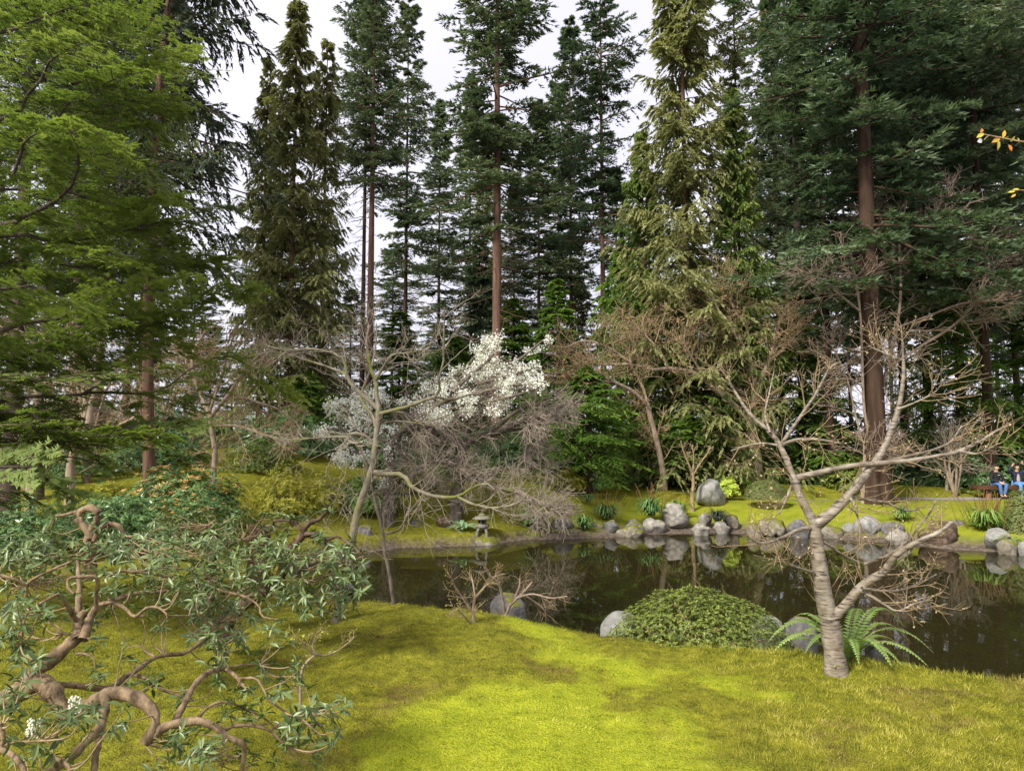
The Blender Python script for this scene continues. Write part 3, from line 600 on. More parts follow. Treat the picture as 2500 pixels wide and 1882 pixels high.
rock('rock', 'brown rounded rock beside the silvery fern', [(1064,1285),(1072,1262),(1088,1257),(1100,1270),(1102,1288),(1080,1292)], 21.6, K_brown, 30, .8)
rock('rock', 'flat grey stone in the moss left of the brown rounded rock', [(985,1287),(1000,1276),(1035,1276),(1048,1284),(1030,1292)], 21.8, K_dark, 31, .8)
rock('boulder', 'grey boulder at the left end of the clipped azalea', [(1468,1545),(1476,1510),(1505,1492),(1545,1498),(1560,1540),(1540,1580),(1480,1575)], 7.6, K_grey, 32, .9)
rock('boulder', 'lichen-dark boulder between the azalea and the cherry trunk', [(1920,1555),(1930,1515),(1960,1503),(1990,1520),(1998,1570),(1930,1590)], 7.4, K_dark, 33, .9)
rock('boulder', 'pale sloping rock behind the right end of the azalea', [(1840,1520),(1870,1500),(1910,1525),(1935,1560),(1930,1590),(1850,1580)], 7.5, K_grey, 34, .8)
rock('rock', 'grey rock behind the small brown twiggy shrub on the near bank', [(1192,1485),(1210,1455),(1240,1450),(1275,1465),(1285,1492),(1210,1500)], 9.3, K_dark, 35, .9)
rock('rock', 'small wet stone on the near waterline right of the cherry', [(2112,1580),(2125,1568),(2150,1570),(2162,1585),(2150,1600),(2120,1598)], 6.6, K_dark, 36, .9)
rock('rock', 'pale wet stone beside the pond behind the foreground shrub', [(800,1460),(820,1435),(860,1432),(880,1455),(850,1470)], 10.2, K_grey, 37, .9)

# ------------------------------------------------------------------ low plants
M_az = foliage('azalea_leaves', [(.020, .034, .007), (.052, .074, .013), (.115, .14, .025), (.22, .245, .06)], .25, .45)
M_azf = foliage('clipped_dome_leaves', [(.04, .05, .015), (.075, .09, .025), (.12, .14, .045), (.18, .20, .075)], .25)
M_lime = foliage('lime_leaves', [(.12, .16, .02), (.24, .30, .04), (.36, .42, .07), (.5, .52, .12)], .35)
M_rho = foliage('rhododendron_leaves', [(.012, .03, .010), (.028, .065, .016), (.06, .115, .03), (.12, .18, .06)], .15, .35, .5)
M_yel = foliage('yellow_green_shrub', [(.07, .075, .012), (.15, .15, .02), (.26, .25, .035), (.38, .36, .06)], .35)
M_fern = foliage('fern_green', [(.03, .06, .012), (.07, .13, .025), (.13, .21, .045), (.24, .30, .10)], .35)
M_silver = foliage('silvery_fern', [(.05, .11, .05), (.10, .19, .09), (.18, .30, .16), (.28, .40, .26)], .3)
M_strap = foliage('strap_leaves', [(.012, .035, .012), (.03, .075, .02), (.07, .14, .04), (.15, .24, .09)], .2, .35, .5)
M_black = foliage('black_grass', [(.012, .016, .012), (.02, .026, .018), (.035, .045, .03), (.06, .07, .05)], .1, .4)
M_dry = foliage('dry_brown_leaves', [(.08, .045, .02), (.16, .09, .04), (.24, .14, .06), (.34, .22, .11)], .3)
M_orange = foliage('orange_new_leaves', [(.25, .10, .03), (.40, .19, .06), (.52, .28, .11), (.6, .38, .18)], .35)
M_pale = bark('pale_twig_bark', (.16, .115, .08), (.34, .26, .20), 20, (1, 1, .4), .3)
M_twig = bark('grey_twig_bark', (.16, .125, .095), (.38, .32, .25), 20, (1, 1, .4), .3)
M_twigb = bark('brown_twig_bark', (.16, .11, .06), (.38, .285, .17), 20, (1, 1, .4), .3)
def whorls(c, nv, n, leaf, w, rng, spread=1., tb=0., flat=.35):
    """n leaves around every centre c (N,3) with outward axis nv"""
    N = len(c); t = np.cross(nv, rng.normal(size=(N, 3))); t = nrm(t); b = np.cross(nv, t)
    a = (np.arange(n)[None] * 2 * np.pi / n + rng.uniform(0, 6.28, (N, 1)) + rng.normal(0, .25, (N, n)))[..., None]
    rad = np.cos(a) * t[:, None] + np.sin(a) * b[:, None]
    d = nrm(rad * spread + nv[:, None] * rng.uniform(-.1, .7, (N, n, 1)) * flat * 2 + rng.normal(0, .15, (N, n, 3)))
    s = nrm(np.cross(d, nv[:, None] + rng.normal(0, .3, (N, n, 3))))
    L = leaf * rng.uniform(.6, 1.2, N * n); V, Q = tris(np.repeat(c, n, 0), d.reshape(-1, 3), s.reshape(-1, 3), L, L * w)
    tint = np.clip(.15 + .45 * rng.random(N)[:, None] + .35 * rng.random((N, n)) + tb, 0, 1).ravel()
    return V, Q, np.repeat(tint, 4)
def dome(name, label, base, rx, ry, rz, N, n, leaf, w, m, seed, cat='shrub', lump=.18, stems=5, low=-.05, group=None, tb=0, layers=.35, lean=0, orange=0, sm_=None):
    rng = np.random.default_rng(seed); e = empty(name, base, label, cat, group)
    z = rng.uniform(low, 1, N); a = rng.uniform(0, 2 * np.pi, N); rr = np.sqrt(np.maximum(0, 1 - np.maximum(z, 0) ** 2))
    nv = np.stack([rr * np.cos(a), rr * np.sin(a), z], 1)
    lp = 1 + lump * 2 * (vn(nv[:, 0] + 3, nv[:, 1] + nv[:, 2] * 2, .35, seed % 40) + .6 * vn(nv[:, 0] + nv[:, 2], nv[:, 1], .16, seed % 37))
    rad = (1 - layers * rng.random(N) ** 2) * lp
    c = nv * rad[:, None] * np.array([rx, ry, rz]); c[:, 0] += lean * c[:, 2]
    out = nrm(nv / np.array([rx, ry, rz]) * min(rx, rz) + np.array([0, 0, .55]))
    g = Geo(); V, Q, t = whorls(c, out, n, leaf, w, rng, tb=tb); g.add(V, None, Q, t); tag(g.build('leaves', m, e), kind='stuff')
    if orange:
        k = rng.choice(np.where(z > .45)[0], min(orange, (z > .45).sum()), False); g = Geo(); V, Q, t = whorls(c[k] * 1.03, nrm(out[k] + np.array([0, 0, .6])), 7, leaf * .8, w * .9, rng); g.add(V, None, Q, t); tag(g.build('new_shoots', M_orange, e), kind='stuff')
    if stems:
        P = np.zeros((stems, 5, 3)); aa = rng.uniform(0, 6.28, stems); f = np.linspace(0, 1, 5)
        tip = np.stack([np.cos(aa) * rx * .75, np.sin(aa) * ry * .75, rng.uniform(.3, .8, stems) * rz], 1)
        P[:] = tip[:, None] * f[None, :, None] * np.array([1, 1, .9]); P[:, 1:-1] += rng.normal(0, .05 * rx, (stems, 3, 3)); P[:, 0, 2] -= .08
        P[..., 0] += lean * P[..., 2]
        P2, R2, _ = grow(P, np.full((stems, 5), rx * .02), 6, (.2, .8), rx * .3, .7, .15, (0, 0, -.02), rx * .012, rx * .004, 5, rng)
        g = Geo(); q = tubes(P, np.linspace(rx * .026, rx * .01, 5)[None].repeat(stems, 0), 5); g.add(q[0], None, q[1]); q = tubes(P2, R2, 4); g.add(q[0], None, q[1])
        tag(g.build('stems', sm_ or M_twigb, e), kind='stuff')
    return e
def dome_v(name, label, vx, vy, D, hw, hh, N, n, leaf, w, m, seed, dep=.9, **k):
    p = av(vx, vy, D); rx = hw * VS * mpx(D); rz = hh * VS * mpx(D)
    return dome(name, label, (p[0], D, max(p[2], G(p[0], D) - .05) if k.pop('gnd', 1) else p[2]), rx, rx * dep, rz, N, n, leaf, w, m, seed, **k)
dome_v('azalea', 'large clipped azalea dome on the near bank left of the cherry', 1510, 1405, 7.25, 190, 130, 5000, 5, .031, .42, M_az, 1, dep=.8, lump=.07, stems=7, low=-.15, layers=.22)
dome_v('clipped_shrub', 'smooth clipped olive shrub dome on the far lawn', 1655, 1073, 25.5, 45, 36, 2600, 5, .055, .35, M_azf, 2, lump=.03, layers=.12, stems=6)
dome_v('clipped_shrub', 'brown-green clipped dome cut by the right photo edge', 2215, 1150, 20.5, 45, 86, 2600, 5, .06, .35, M_azf, 3, lump=.08, stems=8)
dome_v('bush', 'small lime-green leafy bush right of the grey angular boulder', 1572, 1065, 26.8, 22, 30, 420, 6, .12, .4, M_lime, 4, lump=.25, layers=.5)
dome_v('bush', 'loose pale-leaved bush behind the cherry fork', 1855, 1062, 29, 62, 58, 1152, 6, 0.138, .4, M_az, 5, lump=.25, layers=.5, tb=.05)
dome_v('bush', 'mossy green azalea behind the leaning bare trunk', 790, 1130, 22.5, 72, 68, 1584, 6, 0.103, .4, M_fern, 6, lump=.12)
dome_v('bush', 'olive bush left of the hemlock trunk by the lawn', 1228, 1055, 25.5, 34, 36, 900, 6, .10, .35, M_yel, 7, lump=.25, tb=-.2)
dome_v('bush', 'little green bush right of the hemlock trunk', 1303, 1052, 25.8, 22, 20, 420, 6, .10, .35, M_fern, 8, lump=.25)
dome_v('shrub', 'yellow-green shrub with fine leaves left of the leaning trunk', 615, 1130, 20, 68, 92, 2400, 6, .07, .35, M_yel, 9, lump=.3, layers=.7, stems=14)
dome_v('shrub', 'yellow-green loose shrub behind the curled foreground branches', 480, 1130, 18, 80, 80, 2200, 6, .065, .35, M_yel, 10, lump=.3, layers=.7, tb=-.12, stems=16)
dome_v('pieris', 'pieris with orange new shoots behind the foreground shrub', 400, 1110, 15.5, 120, 100, 1080, 8, 0.127, .28, M_rho, 11, lump=.25, layers=.5, orange=170, tb=.1)
dome_v('pieris', 'lower pieris with orange tips in front of the taller one', 400, 1170, 12.5, 115, 85, 936, 8, 0.115, .28, M_rho, 12, lump=.25, layers=.5, orange=110, tb=.12)
dome_v('bush', 'dark green bush under the hemlock boughs at the left edge', 60, 1200, 11, 130, 110, 1296, 7, 0.086, .3, M_rho, 13, lump=.2, layers=.5)
dome_v('bush', 'pale mossy bush between the hemlock and the orange-tipped pieris', 225, 1110, 16, 70, 60, 1080, 6, 0.092, .35, M_yel, 14, lump=.2, tb=-.1)
dome_v('bush', 'glossy bush in front of the left woodland trunks', 250, 1150, 12, 100, 80, 1080, 7, 0.092, .3, M_rho, 15, lump=.2, layers=.5, tb=.1)
dome_v('bush', 'soft yellow-green bush on the slope left of the leaning maple', 690, 1105, 21.5, 60, 62, 1300, 6, .09, .35, M_yel, 61, lump=.3, layers=.7, tb=-.05)
dome_v('bush', 'olive bush on the slope under the white blossom', 890, 1085, 24.5, 70, 52, 1200, 6, .11, .35, M_yel, 62, lump=.25, layers=.6, tb=-.2)
dome_v('bush', 'low green bush behind the weeping maple', 1010, 1075, 26.5, 75, 45, 1100, 6, .12, .35, M_fern, 63, lump=.25, layers=.6, tb=-.15)
dome_v('bush', 'fine-leaved olive bush above the yellow-green shrubs', 560, 1070, 24, 80, 62, 1300, 6, .10, .35, M_az, 64, lump=.25, layers=.6, tb=-.1)
dome_v('rhododendron', 'dark shrub mass behind the bench, left of the seated people', 2030, 1062, 31, 95, 95, 1054, 6, 0.204, .3, M_rho, 16, lump=.2, layers=.5, tb=-.05)
dome_v('rhododendron', 'glossy green shrub directly behind the seated people', 2120, 1062, 30, 95, 105, 1178, 6, 0.192, .3, M_rho, 17, lump=.22, layers=.5, tb=.08)
dome_v('rhododendron', 'shrub at the right edge behind the waving person', 2225, 1070, 29.5, 70, 110, 806, 6, 0.192, .3, M_rho, 18, lump=.2, layers=.5)
dome_v('rhododendron', 'dark understorey shrub left of the tall stump', 1420, 1050, 31.5, 75, 55, 806, 6, 0.204, .3, M_rho, 19, lump=.2, layers=.5, tb=-.1)
dome_v('rhododendron', 'dark understorey shrub right of the tall stump', 1690, 1050, 31.5, 70, 60, 806, 6, 0.204, .3, M_rho, 20, lump=.2, layers=.5, tb=-.1)
dome_v('rhododendron', 'dark understorey shrub under the thickest fir trunk', 1780, 1050, 32, 75, 80, 806, 6, 0.204, .3, M_rho, 21, lump=.2, layers=.5, tb=-.12)
dome_v('rhododendron', 'dark laurel behind the photographing person', 1090, 1060, 30, 120, 85, 1240, 6, 0.192, .3, M_rho, 22, lump=.2, layers=.5)
dome_v('rhododendron', 'shaded laurel below the tallest olive cedar', 620, 1070, 27, 110, 90, 1054, 6, 0.180, .3, M_rho, 23, lump=.2, layers=.5, tb=-.05)
dome_v('rhododendron', 'shaded laurel behind the white blossom trunk', 830, 1060, 29, 120, 85, 1054, 6, 0.192, .3, M_rho, 24, lump=.2, layers=.5, tb=-.1)
dome_v('rhododendron', 'laurel at the back left under the woodland trunks', 330, 1060, 24, 120, 75, 992, 6, 0.168, .3, M_rho, 25, lump=.2, layers=.5)
dome_v('rhododendron', 'laurel at the far left under the woodland trunks', 110, 1060, 22, 140, 90, 992, 6, 0.156, .3, M_rho, 26, lump=.2, layers=.5, tb=-.08)
rngu = np.random.default_rng(90)
US = [dome_v('understorey_shrub', 'dim understorey shrub in the deep shade at the back of the woods', -150 + k * 165, 1060, 38 + k, 90, 65, 900, 6, .26, .35, (M_rho, M_hem)[k], 100 + k, lump=.3, layers=.5, tb=-.1, stems=0, group='shrubs in the deep woods') for k in (0, 1)]
for i in range(2, 30):
    D = rngu.uniform(35, 50); vx = -200 + i * 92 + rngu.uniform(-30, 30); x = av(vx, 1060, D)[0]; s = rngu.uniform(.8, 1.3)
    copy_tree(US[i % 2], (x, D, G(x, D) - .05), rngu.uniform(0, 6), (s, s, s * rngu.uniform(.9, 1.7)), US[0]['label'], US[0]['group'])

def fern(name, label, base, n, L, m, seed, up=.9, group=None, w=.16, npin=22):
    rng = np.random.default_rng(seed); e = empty(name, base, label, 'fern', group); g = Geo(); gs = Geo()
    for i in range(n):
        a = i * 2.4 + rng.normal(0, .3); l = L * rng.uniform(.7, 1.1); hv = np.array([math.cos(a), math.sin(a), 0]); k = rng.uniform(.55, 1.15) * up
        s = np.linspace(0, 1, npin); P = hv[None] * (l * (s * .75 + .1 * s ** 2))[:, None] + np.array([0, 0, 1.]) * (l * k * (s * 1.15 - .95 * s ** 2))[:, None]
        T = nrm(np.gradient(P, axis=0)); la = np.array([-hv[1], hv[0], 0])
        wv = l * w * np.sin(np.pi * (s * .93 + .07)) ** .6 * (1.05 - .55 * s)
        for sd in (-1, 1):
            d = nrm(la[None] * sd + T * .45 + np.array([0, 0, -.18]) + rng.normal(0, .06, (npin, 3)))
            V, Q = tris(P, d, T, wv, np.full(npin, l / npin * 1.15)); g.add(V, None, Q, np.repeat(np.clip(.45 + .4 * rng.random() * np.ones(npin) + .15 * rng.random(npin) - .1, 0, 1), 4))
        q = tubes(P[None, ::3], np.linspace(.006, .002, len(P[::3]))[None] * L, 3); gs.add(q[0], None, q[1], .2)
    gs.build('stalks', M_twigb, e).__setitem__('kind', 'stuff'); g.build('fronds', m, e).__setitem__('kind', 'stuff'); return e
def tuft(name, label, base, n, L, wd, m, seed, spike=0, group=None):
    rng = np.random.default_rng(seed); e = empty(name, base, label, 'plant', group); a = rng.uniform(0, 6.28, n); l = L * rng.uniform(.5, 1.1, n); k = rng.uniform(.35, 1.3, n); s = np.linspace(0, 1, 6)
    hv = np.stack([np.cos(a), np.sin(a), 0 * a], 1); la = np.stack([-np.sin(a), np.cos(a), 0 * a], 1)
    P = hv[:, None] * (l[:, None] * s * .8)[..., None] + np.array([0, 0, 1.]) * ((l * k)[:, None] * (2.1 * s - 1.75 * s ** 2))[..., None] + rng.normal(0, .06 * L, (n, 1, 3)) * np.array([1, 1, 0])
    W = wd * np.sin(np.pi * (s * .86 + .12))[None] ** .7 * np.ones((n, 1))
    V = np.stack([P - la[:, None] * W[..., None] / 2, P + la[:, None] * W[..., None] / 2], 2).reshape(-1, 3)
    i = np.arange(n)[:, None] * 12 + np.arange(5)[None] * 2; Q = np.stack([i, i + 1, i + 3, i + 2], -1).reshape(-1, 4)
    g = Geo(); g.add(V, None, Q, np.repeat(np.clip(.2 + .7 * rng.random(n), 0, 1), 12)); tag(g.build('leaves', m, e), kind='stuff')
    if spike:
        P = np.zeros((spike, 5, 3)); b = rng.normal(0, L * .3, (spike, 3)); P[:] = b[:, None] * np.array([1, 1, 0]) * (1 + np.linspace(0, .6, 5))[None, :, None]; P[..., 2] = np.linspace(0, 1, 5)[None] * L * rng.uniform(.9, 1.4, (spike, 1)); P[..., 0] += np.linspace(0, 1, 5)[None] ** 2 * rng.normal(0, L * .25, (spike, 1))
        q = tubes(P, np.full((spike, 5), L * .012), 3); g = Geo(); g.add(q[0], None, q[1]); tag(g.build('dry_stems', M_dry, e), kind='stuff')
    return e
def tuft_v(label, vx, vy, D, L, n, m, seed, wd=.035, spike=0):
    p = av(vx, vy, D); return tuft('strap_leaf_plant', label, (p[0], D, max(G(p[0], D), p[2]) - .02), n, L * 1.3, wd * 1.3, m, seed, spike)
tuft_v('small green strap-leaf plant at the back left of the far shore lawn', 1270, 1083, 24.6, .32, 60, M_strap, 1)
tuft_v('green strap-leaf tuft with dry tan spikes behind the violet-grey rock', 1312, 1118, 23.6, .50, 170, M_strap, 2, spike=26)
tuft_v('widest dark green strap-leaf tuft left of the standing stone', 1407, 1112, 23.9, .58, 190, M_strap, 3, spike=14)
tuft_v('strap-leaf tuft half hidden behind the standing stone', 1466, 1113, 24.7, .50, 120, M_strap, 4, spike=8)
tuft_v('black grass tuft between the white lichen rock and dark mossy rock', 1550, 1125, 23.6, .42, 130, M_black, 5, spike=4)
tuft_v('green tuft spilling over the shore left of the triangular rock', 1155, 1140, 22.4, .62, 170, M_strap, 6)
tuft_v('green tuft between the triangular rock and the mossy lump', 1262, 1140, 22.7, .42, 90, M_strap, 7)
tuft_v('short green tuft on the dark flat-topped rock', 1950, 1122, 22.6, .42, 110, M_fern, 8, spike=6)
tuft_v('large arching tuft with reddish dry stems near the right shore', 2130, 1140, 20.8, .62, 200, M_fern, 9, spike=34)
p = av(1000, 1133, 21.2); fern('fern', 'silvery green fern beside the small stone lantern', (p[0], 21.2, G(p[0], 21.2)), 26, .62, M_silver, 1, up=1.25)
p = av(1770, 1395, 7.0); fern('fern', 'upright sword fern behind the cherry trunk base', (p[0], 6.45, G(p[0], 6.45) - .02), 22, .80, M_fern, 2, up=1.5, npin=34, w=.11)
p = av(1885, 1365, 7.0); fern('fern', 'spreading fern leaning over the water right of the cherry', (p[0] + .05, 6.5, G(p[0], 6.5)), 13, .62, M_fern, 3, up=.7, npin=30, w=.2)
p = av(2185, 1180, 19.4); fern('fern', 'light green fern over the rocks at the right end of the shore', (p[0], 19.4, G(p[0], 19.4) + .15), 22, .62, M_fern, 4, up=1.0)
p = av(2092, 1068, 28.6); fern('fern', 'small dark fern under the left end of the bench', (p[0], 28.6, G(p[0], 28.6)), 12, .5, M_fern, 5, up=.7)
p = av(905, 1290, 9.6); fern('fern', 'fern on the near bank left of the twiggy brown shrub', (p[0], 9.6, G(p[0], 9.6)), 12, .42, M_fern, 6, up=.9)

# ------------------------------------------------------------------ stone lanterns, bench, stumps
K_lant = rockmat('lantern_stone', (.10, .09, .075), (.20, .185, .155), (.30, .28, .24), .16, scale=14)
def ring(r, z, n=6, rot=0.): a = np.arange(n) * 2 * np.pi / n + rot; return np.stack([np.cos(a) * r, np.sin(a) * r, np.full(n, z)], 1)
def loft(rings):
    n = len(rings[0]); V = np.concatenate(rings); Q = [[i * n + j, i * n + (j + 1) % n, (i + 1) * n + (j + 1) % n, (i + 1) * n + j] for i in range(len(rings) - 1) for j in range(n)]
    V = np.vstack([V, rings[0].mean(0), rings[-1].mean(0)]); m_ = len(rings) * n; T = [[(j + 1) % n, j, m_] for j in range(n)] + [[m_ - n + j, m_ - n + (j + 1) % n, m_ + 1] for j in range(n)]
    return V, T, Q
def lpart(name, rings, e, m, smooth=False):
    g = Geo(); V, T, Q = loft(rings); g.add(V, T, Q); return g.build(name, m, e, smooth)
bx, by = atz(1176, 1330, 0)[:2]; by += .25
rock('lantern_base_rock', 'moss-covered round rock in the water under the small lantern', [(1138,1345),(1140,1322),(1152,1312),(1180,1309),(1206,1312),(1216,1322),(1217,1345)], by, K_moss, 41, .8, facets=3)
e = empty('stone_lantern', (bx, by, at(1176, 1311, by)[2] - .02), 'small weathered stone lantern on curved legs at the pond edge', 'lantern'); e.rotation_euler.z = .3
lpart('platform', [ring(.17, .275), ring(.215, .30), ring(.215, .36), ring(.18, .385)], e, K_lant)
for k in range(4):
    a = k * math.pi / 2 + .5; P = np.array([[[math.cos(a) * r, math.sin(a) * r, z] for r, z in ((.205, -.03), (.20, .08), (.185, .17), (.15, .24), (.06, .285))]]); q = tubes(P, np.array([[.042, .04, .04, .045, .05]]), 6); g = Geo(); g.add(q[0], None, q[1]); g.build('leg', K_lant, e)
chamber = lpart('light_chamber', [ring(.125, .385), ring(.13, .40), ring(.12, .50), ring(.13, .515)], e, K_lant)
for k in (3.5, 4.5, 5.5):
    a = k * math.pi / 3; c_, s_ = math.cos(a), math.sin(a); w_, h_ = .038, .032
    V = [(c_ * .113 - s_ * x, s_ * .113 + c_ * x, .45 + z) for x, z in ((-w_, -h_), (w_, -h_), (w_, h_), (-w_, h_))]; g = Geo(); g.add(V, None, [[0, 1, 2, 3]]); g.build('window', plain('lantern_hollow_shade', (.01, .009, .008), .95) if k == 3.5 else bpy.data.materials['lantern_hollow_shade'], chamber)  # flat panels on the closed chamber, shade of the openings painted near-black
lpart('roof', [ring(.13, .515), ring(.285, .53), ring(.29, .548), ring(.18, .60), ring(.10, .625)], e, K_lant)
lpart('finial', [ring(.08, .625, 8), ring(.10, .64, 8), ring(.085, .66, 8), ring(.03, .685, 8)], e, K_lant, True)
p = at(1449, 1185, 27.6)
e = empty('stone_lantern', (p[0], 27.6, G(p[0], 27.6) - .02), 'dark pedestal lantern in the shade behind the hemlock trunk', 'lantern'); e.rotation_euler.z = .8
zt = at(1449, 1143, 27.6)[2] - e.location.z
lpart('base', [ring(.20, 0), ring(.20, .10), ring(.13, .14)], e, K_dark); lpart('post', [ring(.10, .14, 8), ring(.09, zt - .52, 8)], e, K_dark); lpart('platform', [ring(.12, zt - .52), ring(.2, zt - .46), ring(.2, zt - .40)], e, K_dark)
chamber = lpart('light_chamber', [ring(.16, zt - .40), ring(.16, zt - .08)], e, K_dark); lpart('roof', [ring(.17, zt - .08), ring(.30, zt - .04), ring(.29, zt), ring(.06, zt + .14)], e, K_lant)
V = [(-.05, -.150, zt - .36), (.06, -.150, zt - .36), (.06, -.150, zt - .12), (-.05, -.150, zt - .12)]; g = Geo(); g.add(V, None, [[0, 1, 2, 3]]); g.build('paper_window', plain('lantern_paper', (.45, .38, .26), .8), chamber); 

W_bench = bark('bench_wood', (.055, .026, .014), (.15, .075, .042), 4, (.15, 1, 1), .3, None, .6)
W_log = bark('bench_log', (.12, .06, .03), (.24, .13, .07), 6, (1, 1, .15), .3)
BD = 27.9; p0 = at(2379, 1214, BD); bz = G(p0[0] + .6, BD); bt = at(2379, 1184, BD)[2]; bh = bt - bz
e = empty('bench', (p0[0], BD, bz), 'long dark wooden slab bench on log legs', 'bench')
bmx = bmesh.new(); bmesh.ops.create_cube(bmx, size=1, matrix=Matrix.Translation((1.55, 0, bh - .08)) @ Matrix.Diagonal((3.1, .50, .155, 1))); bmesh.ops.bevel(bmx, geom=bmx.edges[:], offset=.012, segments=2, affect='EDGES')
me = bpy.data.meshes.new('seat'); bmx.to_mesh(me); bmx.free(); me.materials.append(W_bench); link('seat', me, e)
for xx in (.51, 2.6):
    g = Geo(); q = loft([ring(.13, -.05, 16), ring(.125, .02, 16), ring(.122, bh - .17, 16)]); V = q[0] + np.array([xx, 0, 0]); g.add(V, q[1], q[2]); g.build('leg', W_log, e, True)
def stump(label, px, py_t, py_b, D, hw, m, seed, dead=False):
    rng = np.random.default_rng(seed); p = at(px, py_b, D); r = hw * mpx(D); h = at(px, py_t, D)[2] - p[2]; n = 48; rings = []; a = np.arange(n) * 2 * np.pi / n
    fl = 1 + .12 * np.sin(a * 5 + 1) + .08 * np.sin(a * 11) + .05 * rng.normal(size=n)
    for k, f in enumerate(np.linspace(-.1, 1, 9)):
        rr = r * fl * (1 + .35 * math.exp(-max(f, 0) * 6)); z = h * f + (h * .10 * np.interp(a, np.sort(rng.uniform(0, 6.3, 9)), rng.normal(size=9)) if k == 8 else 0)
        rings.append(np.stack([np.cos(a) * rr, np.sin(a) * rr, z + 0 * a], 1))
    e = empty('tree_stump', p, label, 'stump'); g = Geo(); q = loft(rings); g.add(*q); g.build('trunk', m, e); return e
stump('tall rotting stump with reddish vertical bark at the lawn edge', 1812, 1085, 1172, 30, 40, B_cedar, 1)
stump('reddish weathered stump inside the foreground shrub', 628, 1285, 1440, 6.8, 24, B_cedar, 2)
# ------------------------------------------------------------------ bare trees, traced limb by limb and then twigged out
def limbs_px(lst, tr, D, K=14):
    """lst: (r0px, r1px, dD0, dD1, [(x,y)...]) in a zoomed view tr=(ox,oy,scale) -> list of (points, radii) in metres"""
    out = []
    for r0, r1, d0, d1, pts in lst:
        n = len(pts); f = np.linspace(0, 1, n); P = [at(tr[0] + x / tr[2], tr[1] + y / tr[2], D + d0 + (d1 - d0) * t) for (x, y), t in zip(pts, f)]
        out.append(resample(P, np.linspace(r0, r1, n) * mpx(D), K))
    return out
def stackL(L): return np.stack([a for a, _ in L]), np.stack([b for _, b in L])
def bare_tree(name, label, L, seed, barkm, twigm, levels, base=None, trunk_n=1, sides=8, extra=None):
    """L[0:trunk_n] = trunk; the other limbs are parts; twigs grow in levels: (n, tr, len, ang, wob, bias, r0, r1, K, perp)"""
    rng = np.random.default_rng(seed)
    if trunk_n and L[0][0][0][2] > G(*L[0][0][0][:2]) - .04:
        p_, r_ = L[0]; L = [resample(np.vstack([[p_[0][0], p_[0][1], G(*p_[0][:2]) - .08], p_]), np.r_[r_[0] * 1.25, r_], len(p_))] + list(L[1:])
    P0, R0 = stackL(L); b = P0[0, 0] if base is None else np.asarray(base)
    e = empty(name, b, label, 'tree')
    for i in range(len(L)):
        q = tubes(P0[i:i + 1] - b, R0[i:i + 1] * (1 + .06 * rng.normal(size=R0[i:i + 1].shape)), sides); g = Geo(); g.add(q[0], None, q[1]); g.build('trunk' if i < trunk_n else 'branch', barkm, e, True)
    g = Geo(); allP = []; P, R = P0, R0
    for lv in levels:
        n, tr, ln, ang, wob, bias, r0, r1, K = lv[:9]; perp = lv[9] if len(lv) > 9 else None
        P, R, t = grow(P, R, n, tr, ln, ang, wob, bias, r0, r1, K, rng, perp); allP.append((P, R))
        q = tubes(P - b, R, 4 if r0 > .006 else 3); g.add(q[0], None, q[1])
    tag(g.build('twigs', twigm, e, True), kind='stuff')
    return e, b, allP, rng
def tips(allP, k, frac, rng, at_tip=False):
    P = allP[k][0]; N, K, _ = P.shape; m = int(N * frac); i = rng.integers(0, N, m); t = np.full(m, K - 1.001) if at_tip else rng.uniform(.25, 1, m) * (K - 1.001); j = t.astype(int); u = (t - j)[:, None]
    return P[i, j] * (1 - u) + P[i, j + 1] * u, nrm(P[i, j + 1] - P[i, j])
def add_buds(e, b, allP, k, frac, size, m, rng, name='buds', n=4, w=.6, up=.4):
    c, d = tips(allP, k, frac, rng); V, Q, t = whorls(c - b, nrm(d + np.array([0, 0, up])), n, size, w, rng, spread=.7, flat=.6); g = Geo(); g.add(V, None, Q, t); return tag(g.build(name, m, e), kind='stuff')

# cherry bark: silvery, ringed with dark horizontal lenticels
B_cherry, n, o = mat('cherry_bark'); tc = nd(n, 'TexCoord'); mp = nd(n, 'Mapping'); mp.inputs['Scale'].default_value = (11, 11, 60)
a = nd(n, 'TexNoise', Scale=1.0, Detail=3., Roughness=.6); n.links.new(tc.outputs['Object'], mp.inputs[0]); n.links.new(mp.outputs[0], a.inputs['Vector'])
c2 = nd(n, 'TexNoise', Scale=9., Detail=5.); n.links.new(tc.outputs['Object'], c2.inputs['Vector'])
r = ramp(n, [(.33, (.045, .033, .024)), (.42, (.18, .15, .115)), (.53, (.28, .24, .185)), (.8, (.38, .335, .265))]); n.links.new(a.outputs['Fac'], r.inputs['Fac'])
r2 = ramp(n, [(.35, (.55, .50, .42)), (.65, (1, 1, 1))]); n.links.new(c2.outputs['Fac'], r2.inputs['Fac'])
x = nd(n, 'Mix', data_type='RGBA', blend_type='MULTIPLY'); x.inputs['Factor'].default_value = 1; n.links.new(r.outputs['Color'], x.inputs['A']); n.links.new(r2.outputs['Color'], x.inputs['B'])
b = nd(n, 'BsdfPrincipled', Roughness=.6); n.links.new(x.outputs['Result'], b.inputs['Base Color']); bu = nd(n, 'Bump', Strength=.5, Distance=.006); n.links.new(a.outputs['Fac'], bu.inputs['Height']); n.links.new(bu.outputs[0], b.inputs['Normal']); n.links.new(b.outputs[0], o.inputs[0])
M_bud = foliage('pale_buds', [(.20, .15, .07), (.32, .25, .13), (.42, .34, .21), (.52, .43, .32)], .3)
M_petal = foliage('white_petals', [(.66, .64, .58), (.78, .76, .70), (.84, .82, .78), (.88, .87, .84)], .35)
